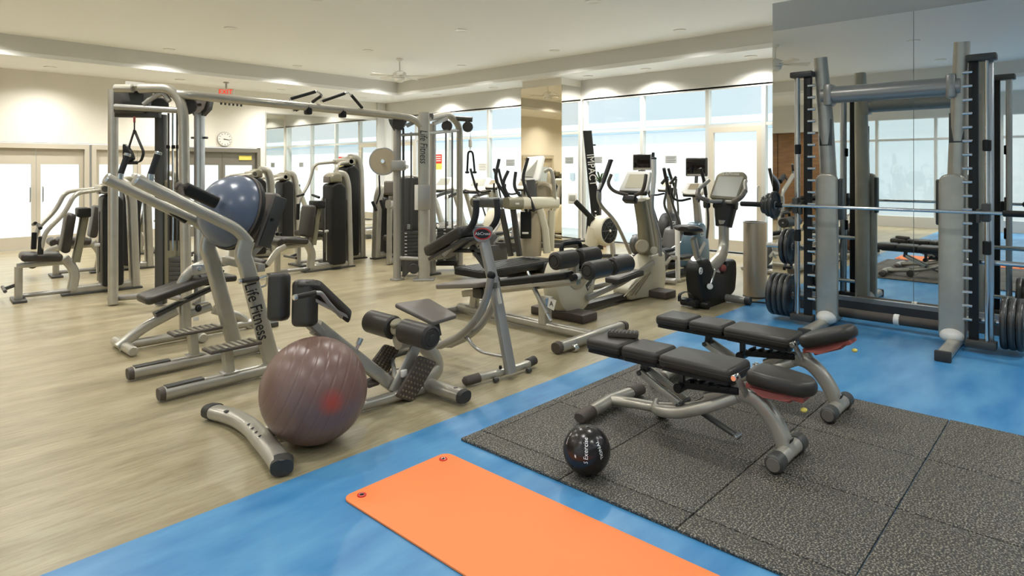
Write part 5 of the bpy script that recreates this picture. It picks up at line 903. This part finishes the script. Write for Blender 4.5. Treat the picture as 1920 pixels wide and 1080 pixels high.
P(rw, 'rail', m_gun, bar(rz(1110, 462), Vector((rz(1110, 462).x - 1.6, rz(1110, 462).y + .9, .30)), .06, .08)); P(rw, 'rear_leg', m_gun, bar(Vector((rz(1110, 462).x - 1.55, rz(1110, 462).y + .87, .30)), Vector((rz(1110, 462).x - 1.55, rz(1110, 462).y + .87, .02)), .05, .4, up=X_)); P(rw, 'seat', m_black, rbox(Vector((rz(1110, 462).x - .8, rz(1110, 462).y + .45, .42)), (.26, .30, .06), .025)); P(rw, 'seat_carriage', m_gun, rbox(Vector((rz(1110, 462).x - .8, rz(1110, 462).y + .45, .36)), (.18, .12, .08), .01)); P(rw, 'handle', m_black, cyl(rz(1098, 452) - RT * .2, rz(1098, 452) + RT * .2, .018, 10)); P(rw, 'handle_chain', m_steel, cyl(rz(1098, 452), rz(1112, 440), .008, 6))

# leaning black lettered board, potted plant, steel hand pole
ip = T('leaning_board', 'tall narrow black board with white letters leaning beside the pillar', 'board', tuple(D(1108, 470, 12.4)))
def iz(x, y, Z=12.6): return D(x, y, Z)
ip.location.z = .0; ORG[ip.name] = ip.location.copy()
b0, b1 = iz(1094, 245), iz(1118, 470); bd = (b1 - b0).normalized(); bnn = Vector((-.80, -.60, 0)); b1.z = .02
P(ip, 'board', m_black, prism([b0 - RT * .01, b0 + RT * .16, b1 + RT * .14, b1 - RT * .03], .06, None, .008)); lettering('IMPACT', .20, b0.lerp(b1, .33) + RT * .07 + pf * .05, (b1 - b0), RT - bd * RT.dot(bd), ip, m_creamw, ext=.002, sx=.9); P(ip, 'clip', m_black, bar(iz(1108, 272), iz(1117, 272), .02, .03)); P(ip, 'stud_strip', m_creamw, *[rbox(b0.lerp(b1, .68 + k * .03) + RT * .06 + pf * .045, (.02, .03, .02), .003) for k in range(8)])['kind'] = 'stuff'
pt_ = T('potted_plant', 'spiky green potted plant by the window behind the leaning board', 'plant', (10.9, 7.55, 0)); pc = Vector((10.95, 7.62, 0))
P(pt_, 'pot', m_pot, lathe([(.13, 0), (.17, .30), (.18, .34), (.16, .34), (.15, .30)], pc, Z_, 24)); P(pt_, 'soil', m_rubberbr, lathe([(.15, .29), (.15, .31)], pc, Z_, 20)); P(pt_, 'stem', m_rubberbr, cyl(pc + Z_ * .3, pc + Z_ * 1.30, .03, 10)); 
for k in range(26):
    a = k * 2.4; up_ = .15 + .75 * (k / 26.0); d = Vector((math.cos(a), math.sin(a), 0)); L = .34 - .1 * up_; c = pc + Z_ * (1.30 + .08 * up_)
    P(pt_, 'leaf', m_leaf, tube([c, c + d * L * .5 + Z_ * up_ * L * .8, c + d * L + Z_ * (up_ * L * 1.0 - .02)], [(.014, .003), (.018, .003), (.002, .001)], 6))
# second steel-handled machine by the window: slim stepper with bent poles
sp_ = T('step_machine', 'slim step machine with two thin bent hand poles before the windows', 'step machine', (9.3, 5.3, 0))
SZ = 10.6
def sz(x, y, Z=SZ): return D(x, y, Z)
for dx, dz in ((0, 0), (16, .5)): P(sp_, 'hand_pole', m_gun, tube(spl([sz(1252 + dx, 335, SZ + dz), sz(1249 + dx, 362, SZ + dz), sz(1246 + dx, 385, SZ + dz), sz(1258 + dx, 415, SZ + dz), sz(1264 + dx, 470, SZ + dz)], 5), .022, 10)); P(sp_, 'pole_grip', m_black, cyl(sz(1240 + dx, 345, SZ + dz), sz(1252 + dx, 331, SZ + dz), .026, 10))
sbm = Vector((sz(1262, 480).x, sz(1262, 480).y, 0)); P(sp_, 'base', m_black, rbox(sbm + Z_ * .05, (.8, .34, .10), .03)); P(sp_, 'drive_cover', m_gun, prism(rpoly([sbm + Vector((-.25, 0, .1)), sbm + Vector((-.05, 0, .62)), sbm + Vector((.15, 0, .66)), sbm + Vector((.32, 0, .1))], .08, 4), .3, Y_, .04)); P(sp_, 'pedal', m_rubber, rbox(sbm + Vector((-.35, -.15, .24)), (.34, .14, .04), .01)); P(sp_, 'pedal', m_rubber, rbox(sbm + Vector((-.35, .15, .34)), (.34, .14, .04), .01)); P(sp_, 'pedal_arm', m_steel, tube([sbm + Vector((-.35, -.15, .22)), sbm + Vector((.0, -.12, .3))], .02, 8)); P(sp_, 'pedal_arm', m_steel, tube([sbm + Vector((-.35, .15, .32)), sbm + Vector((.0, .12, .35))], .02, 8))
# ================================================================ selectorised strength machines; a = towards the seat
def strength(p, ang, h, label, kind, name):
    f = Fr(p, math.radians(ang)); r = T(name, label, 'weight machine', tuple(f.p), 'pin-loaded strength machines')
    # weight tower
    P(r, 'weight_shroud', m_black, prism(rpoly([f(-.11, 0, .08), f(-.11, 0, h - .24), f(.0, 0, h - .16), f(.13, 0, h - .20), f(.13, 0, .08)], .05, 4), .34, f.n, .03, 3)); P(r, 'shroud_slot', m_gun, rbox(f(.132, -.07, h * .45), (.012, .05, h * .55), .004, f.R)); P(r, 'shroud_edge', m_gun, rbox(f(.0, -.175, h * .46), (.03, .012, h * .72), .004, f.R))
    P(r, 'tower_cap', m_olive, prism(rpoly([f(-.06, 0, h - .17), f(-.05, 0, h - .03), f(.03, 0, h), f(.14, 0, h - .05), f(.15, 0, h - .17)], .05, 4), .27, f.n, .03, 3)); P(r, 'cap_panel', m_padgrey, rbox(f(.15, 0, h - .12), (.02, .18, .10), .006, f.R))
    P(r, 'frame_arch', m_silver, tube([f(-.27, -.02, .03), f(-.23, -.02, h - .22), f(-.17, -.02, h - .03), f(-.03, -.02, h - .02)], (.085, .055), 16, .14, pw=4)); P(r, 'base_beam', m_silver, tube([f(-.27, -.02, .06), f(.46, -.02, .06)], (.06, .055), 14, pw=4)); P(r, 'base_shoe', m_gun, rbox(f(.10, -.02, .012), (.9, .16, .024), .006, f.R))
    P(r, 'weight_stack', m_gun, rbox(f(.02, 0, .30), (.16, .28, .40), .006, f.R)); P(r, 'selector_pin', m_creamw, cyl(f(.14, .03, .62), f(.20, .03, .62), .022, 12)); P(r, 'selector_rod', m_chrome, cyl(f(.17, .03, .15), f(.17, .03, .63), .010, 8))
    # seat
    P(r, 'seat_post', m_silver, tube([f(.44, 0, .06), f(.40, 0, .30), f(.52, 0, .48)], (.05, .055), 14, .1, pw=4)); P(r, 'back_post', m_olive, tube([f(.40, 0, .42), f(.30, 0, 1.02)], (.06, .045), 12, pw=4)); P(r, 'back_pad', m_pad, rbox(f(.49, 0, .80), (.10, .34, .50), .045, f.R @ Matrix.Rotation(-.14, 3, 'Y'), 4)); P(r, 'pad_top_bracket', m_black, rbox(f(.32, 0, 1.05), (.14, .28, .12), .02, f.R))
    P(r, 'seat_pad', m_pad, rbox(f(.76, 0, .52), (.42, .36, .10), .04, f.R @ Matrix.Rotation(-.10, 3, 'Y'), 4)); P(r, 'seat_rail', m_silver, bar(f(.40, 0, .43), f(1.0, 0, .43), .08, .06)); P(r, 'front_post', m_silver, tube([f(.98, 0, .42), f(.98, 0, .03)], (.04, .04), 12, pw=4)); P(r, 'front_shoe', m_gun, rbox(f(.98, 0, .015), (.14, .42, .03), .006, f.R))
    P(r, 'side_stay', m_silver2, cyl(f(.98, 0, .06), f(.46, 0, .06), .028, 10))
    if kind == 'leg':
        P(r, 'lever_arm', m_silver, tube([f(.98, .24, .46), f(1.10, .24, .42), f(1.26, .24, .22)], (.03, .045), 10, .08, pw=3)); P(r, 'roller', m_pad, cyl(f(1.28, -.20, .24), f(1.28, .24, .24), .065, 20)); P(r, 'thigh_roller', m_pad, cyl(f(1.02, -.20, .52), f(1.02, .20, .52), .06, 20)); P(r, 'roller_cap', m_creamw, cyl(f(1.02, -.22, .52), f(1.02, -.20, .52), .035, 14)); P(r, 'hand_grip', m_black, cyl(f(.72, -.26, .45), f(.80, -.26, .62), .020, 10)); P(r, 'grip_stem', m_chrome, tube([f(.62, -.1, .42), f(.72, -.26, .45)], .014, 8))
    else:
        for s in (-1, 1):
            P(r, 'press_arm', m_silver, tube([f(.10, s * .20, h - .10), f(.46, s * .38, h - .14), f(.56, s * .38, h * .74), f(.76, s * .36, h * .58), f(.80, s * .34, h * .42)], .026, 12, .10)); P(r, 'arm_grip', m_black, cyl(f(.79, s * .345, h * .55), f(.80, s * .34, h * .40), .030, 12)); P(r, 'inner_grip', m_black, cyl(f(.80, s * .36, h * .62), f(.80, s * .14, h * .64), .022, 10)); P(r, 'arm_pivot', m_gun, cyl(f(.12, s * .14, h - .10), f(.12, s * .26, h - .10), .05, 16))
        P(r, 'cross_beam', m_silver, tube([f(.12, -.26, h - .10), f(.12, .26, h - .10)], (.05, .05), 12, pw=3)); P(r, 'foot_bar', m_gun, cyl(f(1.12, -.2, .16), f(1.12, .2, .16), .02, 10)); P(r, 'foot_bar_stay', m_gun, bar(f(1.0, 0, .20), f(1.12, 0, .16), .04, .04))
    return r
strength((5.62, 9.08), 180, 1.56, 'leg extension machine with black weight tower nearest the cable machine', 'leg', 'leg_extension_machine')
strength((6.35, 9.80), 180, 1.84, 'tallest black weight tower with pale arch frame behind the leg extension', 'press', 'chest_press_machine')
strength((5.35, 11.2), 170, 1.62, 'shoulder press machine with bent silver arms under the wall mirror edge', 'press', 'shoulder_press_machine')
strength((6.4, 12.2), 180, 1.55, 'press machine with bent silver arms standing close to the wall mirror', 'press', 'seated_press_machine')
strength((7.0, 9.55), 0, 1.30, 'low leg curl machine between the tall weight tower and the treadmills', 'leg', 'leg_curl_machine')
strength((3.35, 11.4), 175, 1.50, 'leg machine between the cable tower and the glazed doors', 'leg', 'seated_leg_machine')
strength((2.6, 9.6), 175, 1.45, 'row machine beyond the incline bench and the cable tower', 'press', 'row_machine')
strength((4.5, 13.3), 175, 1.55, 'press machine in front of the glazed doors under the clock', 'press', 'pulldown_machine')
# white-seated abdominal machine right of the tall tower
ab = T('crunch_machine', 'low crunch machine with white side panel behind the cable tower', 'weight machine', (6.9, 8.95, 0)); f = Fr((6.95, 8.95), math.radians(20))
P(ab, 'beam', m_silver, tube([f(-.55, 0, 1.02), f(.45, 0, .98)], (.06, .075), 14, pw=3)); P(ab, 'beam_cover', m_silver2, rbox(f(-.1, 0, 1.12), (.62, .20, .07), .02, f.R)); P(ab, 'arm_pad', m_padgrey, rbox(f(-.38, 0, 1.30), (.24, .26, .22), .03, f.R, 3)); P(ab, 'side_panel', m_creamw, rbox(f(-.30, -.10, .74), (.36, .06, .38), .04, f.R)); P(ab, 'body', m_black, rbox(f(.05, 0, .70), (.30, .34, .46), .05, f.R, 3)); P(ab, 'seat', m_pad, rbox(f(-.15, 0, .44), (.62, .36, .10), .04, f.R, 3)); P(ab, 'leg', m_silver, tube([f(.45, 0, .02), f(.42, 0, 1.0)], (.05, .05), 12, pw=4)); P(ab, 'leg', m_silver, tube([f(-.52, 0, .02), f(-.50, 0, 1.02)], (.04, .04), 12, pw=4)); P(ab, 'base_tube', m_silver, tube([f(-.55, 0, .06), f(.6, 0, .06)], (.05, .05), 12, pw=3)); P(ab, 'base_tube', m_silver, tube([f(-.5, -.25, .20), f(.6, -.2, .20)], (.04, .04), 12, pw=3)); P(ab, 'grip_lever', m_gun, cyl(f(-.3, -.2, .36), f(.2, -.25, .22), .018, 10))

# ================================================================ wall clock, exit sign, notices, fans
ck = T('wall_clock', 'round white wall clock above the glazed doors', 'clock', (6.55, Y1 - .01, 2.34)); cp = V(421, 261, Y1 - .02)
P(ck, 'rim', m_silver2, ring(cp, Y_, .165, .016, 36, 8)); P(ck, 'face', m_creamw, lathe([(.165, 0), (.165, .02)], cp, -Y_, 36))
P(ck, 'hour_mark', m_blackprint, *[rbox(cp + Vector((math.sin(k * math.pi / 6) * .135, -.022, math.cos(k * math.pi / 6) * .135)), (.012, .002, .03), 0, Matrix.Rotation(k * math.pi / 6, 3, 'Y')) for k in range(12)])['kind'] = 'stuff'
P(ck, 'hour_hand', m_blackprint, bar(cp + Vector((0, -.025, 0)), cp + Vector((.085, -.025, -.012)), .004, .014, 0)); P(ck, 'minute_hand', m_blackprint, bar(cp + Vector((-.03, -.028, .005)), cp + Vector((.125, -.028, -.02)), .004, .009, 0)); P(ck, 'hub', m_gun, cyl(cp + Vector((0, -.02, 0)), cp + Vector((0, -.034, 0)), .010, 12))
ex = T('exit_sign', 'red lettered exit sign hanging from the ceiling near the clock', 'sign', tuple(V(424, 172, 14.6))); ec = V(424, 173, 14.6)
P(ex, 'box', m_creamw, rbox(ec, (.36, .05, .17), .008, ax(RT, Z_))); P(ex, 'stem', m_silver2, cyl(ec + Z_ * .08, Vector((ec.x, ec.y, ZC)), .02, 10)); P(ex, 'canopy', m_silver2, cyl(Vector((ec.x, ec.y, ZC - .025)), Vector((ec.x, ec.y, ZC)), .06, 14))
lettering('EXIT', .155, ec + pf * .029, RT, Z_, ex, m_redlit, ext=.002, sx=1.0)
def notice(x, y, w, h, mat, label, rows=4):
    c = U(x, y, X1 + .05); n = T('window_notice', label, 'notice', tuple(c), 'notices on the window glass')
    P(n, 'sheet', mat, bx(c.x - .004, c.x - .001, c.y - w / 2, c.y + w / 2, c.z - h / 2, c.z + h / 2)); P(n, 'print', m_gun, *[bx(c.x - .006, c.x - .0045, c.y - w * (.42 - .08 * (k % 2)), c.y + w * .42, c.z + h * (.34 - .22 * k) - .008, c.z + h * (.34 - .22 * k)) for k in range(rows)])['kind'] = 'stuff'
m_greysheet = M('grey_notice', (.42, .43, .42), .6)
notice(1258, 299, .26, .155, m_greysheet, 'grey printed notice on the pane between the two small televisions')
notice(957, 305, .30, .17, m_greysheet, 'grey printed notice on the pane next to the mirrored face of the pillar')
notice(1121, 300, .24, .15, m_greysheet, 'grey printed notice on the pane beside the leaning board')
notice(905, 313, .30, .20, m_creamw, 'pale printed notice on the pane behind the hanging triceps rope')
c = U(820, 303, X1 - .01); po = T('warning_poster', 'red and yellow poster on the window behind the cable tower', 'poster', tuple(c))
P(po, 'sheet', m_yellow, bx(c.x, c.x + .003, c.y - .19, c.y + .19, c.z - .22, c.z + .20)); P(po, 'red_block', m_red, bx(c.x - .002, c.x, c.y - .19, c.y + .19, c.z - .05, c.z + .20)); P(po, 'text_line', m_creamw, *[bx(c.x - .004, c.x - .002, c.y - .15, c.y + .12 - .04 * k, c.z + .13 - k * .06, c.z + .155 - k * .06) for k in range(3)])
def fan(x, y, zc, label):
    q = T('ceiling_fan', label, 'ceiling fan', (x, y, zc - .5)); c = Vector((x, y, zc))
    P(q, 'canopy', m_creamw, lathe([(.07, 0), (.065, -.03), (.02, -.06)], c, Z_, 20)); P(q, 'downrod', m_creamw, cyl(c - Z_ * .02, c - Z_ * .30, .014, 10)); P(q, 'motor', m_creamw, lathe([(.04, -.26), (.13, -.30), (.15, -.36), (.12, -.41), (.04, -.42)], c, Z_, 28)); P(q, 'light_bowl', m_creamw, lathe([(.11, -.42), (.10, -.47), (.05, -.50), (.005, -.505)], c, Z_, 24))
    for k in range(5):
        a = k * 2 * math.pi / 5 + .3; d = Vector((math.cos(a), math.sin(a), 0)); n = Vector((-d.y, d.x, .22)).normalized(); b = P(q, 'blade', m_creamw, prism(rpoly([c - Z_ * .37 + d * r_ + n * w for r_, w in ((.20, -.05), (.62, -.075), (.62, .075), (.20, .05))], .03, 3), .012, None)); P(b, 'blade_iron', m_silver2, bar(c - Z_ * .37 + d * .10, c - Z_ * .37 + d * .26, .03, .012))
fan(8.3, 10.9, ZT, 'white ceiling fan hanging over the treadmills'); fan(3.2, 4.5, ZT, 'white ceiling fan hanging above the abdominal machine'); fan(.5, 9.0, ZT, 'white ceiling fan hanging towards the wood panelling')
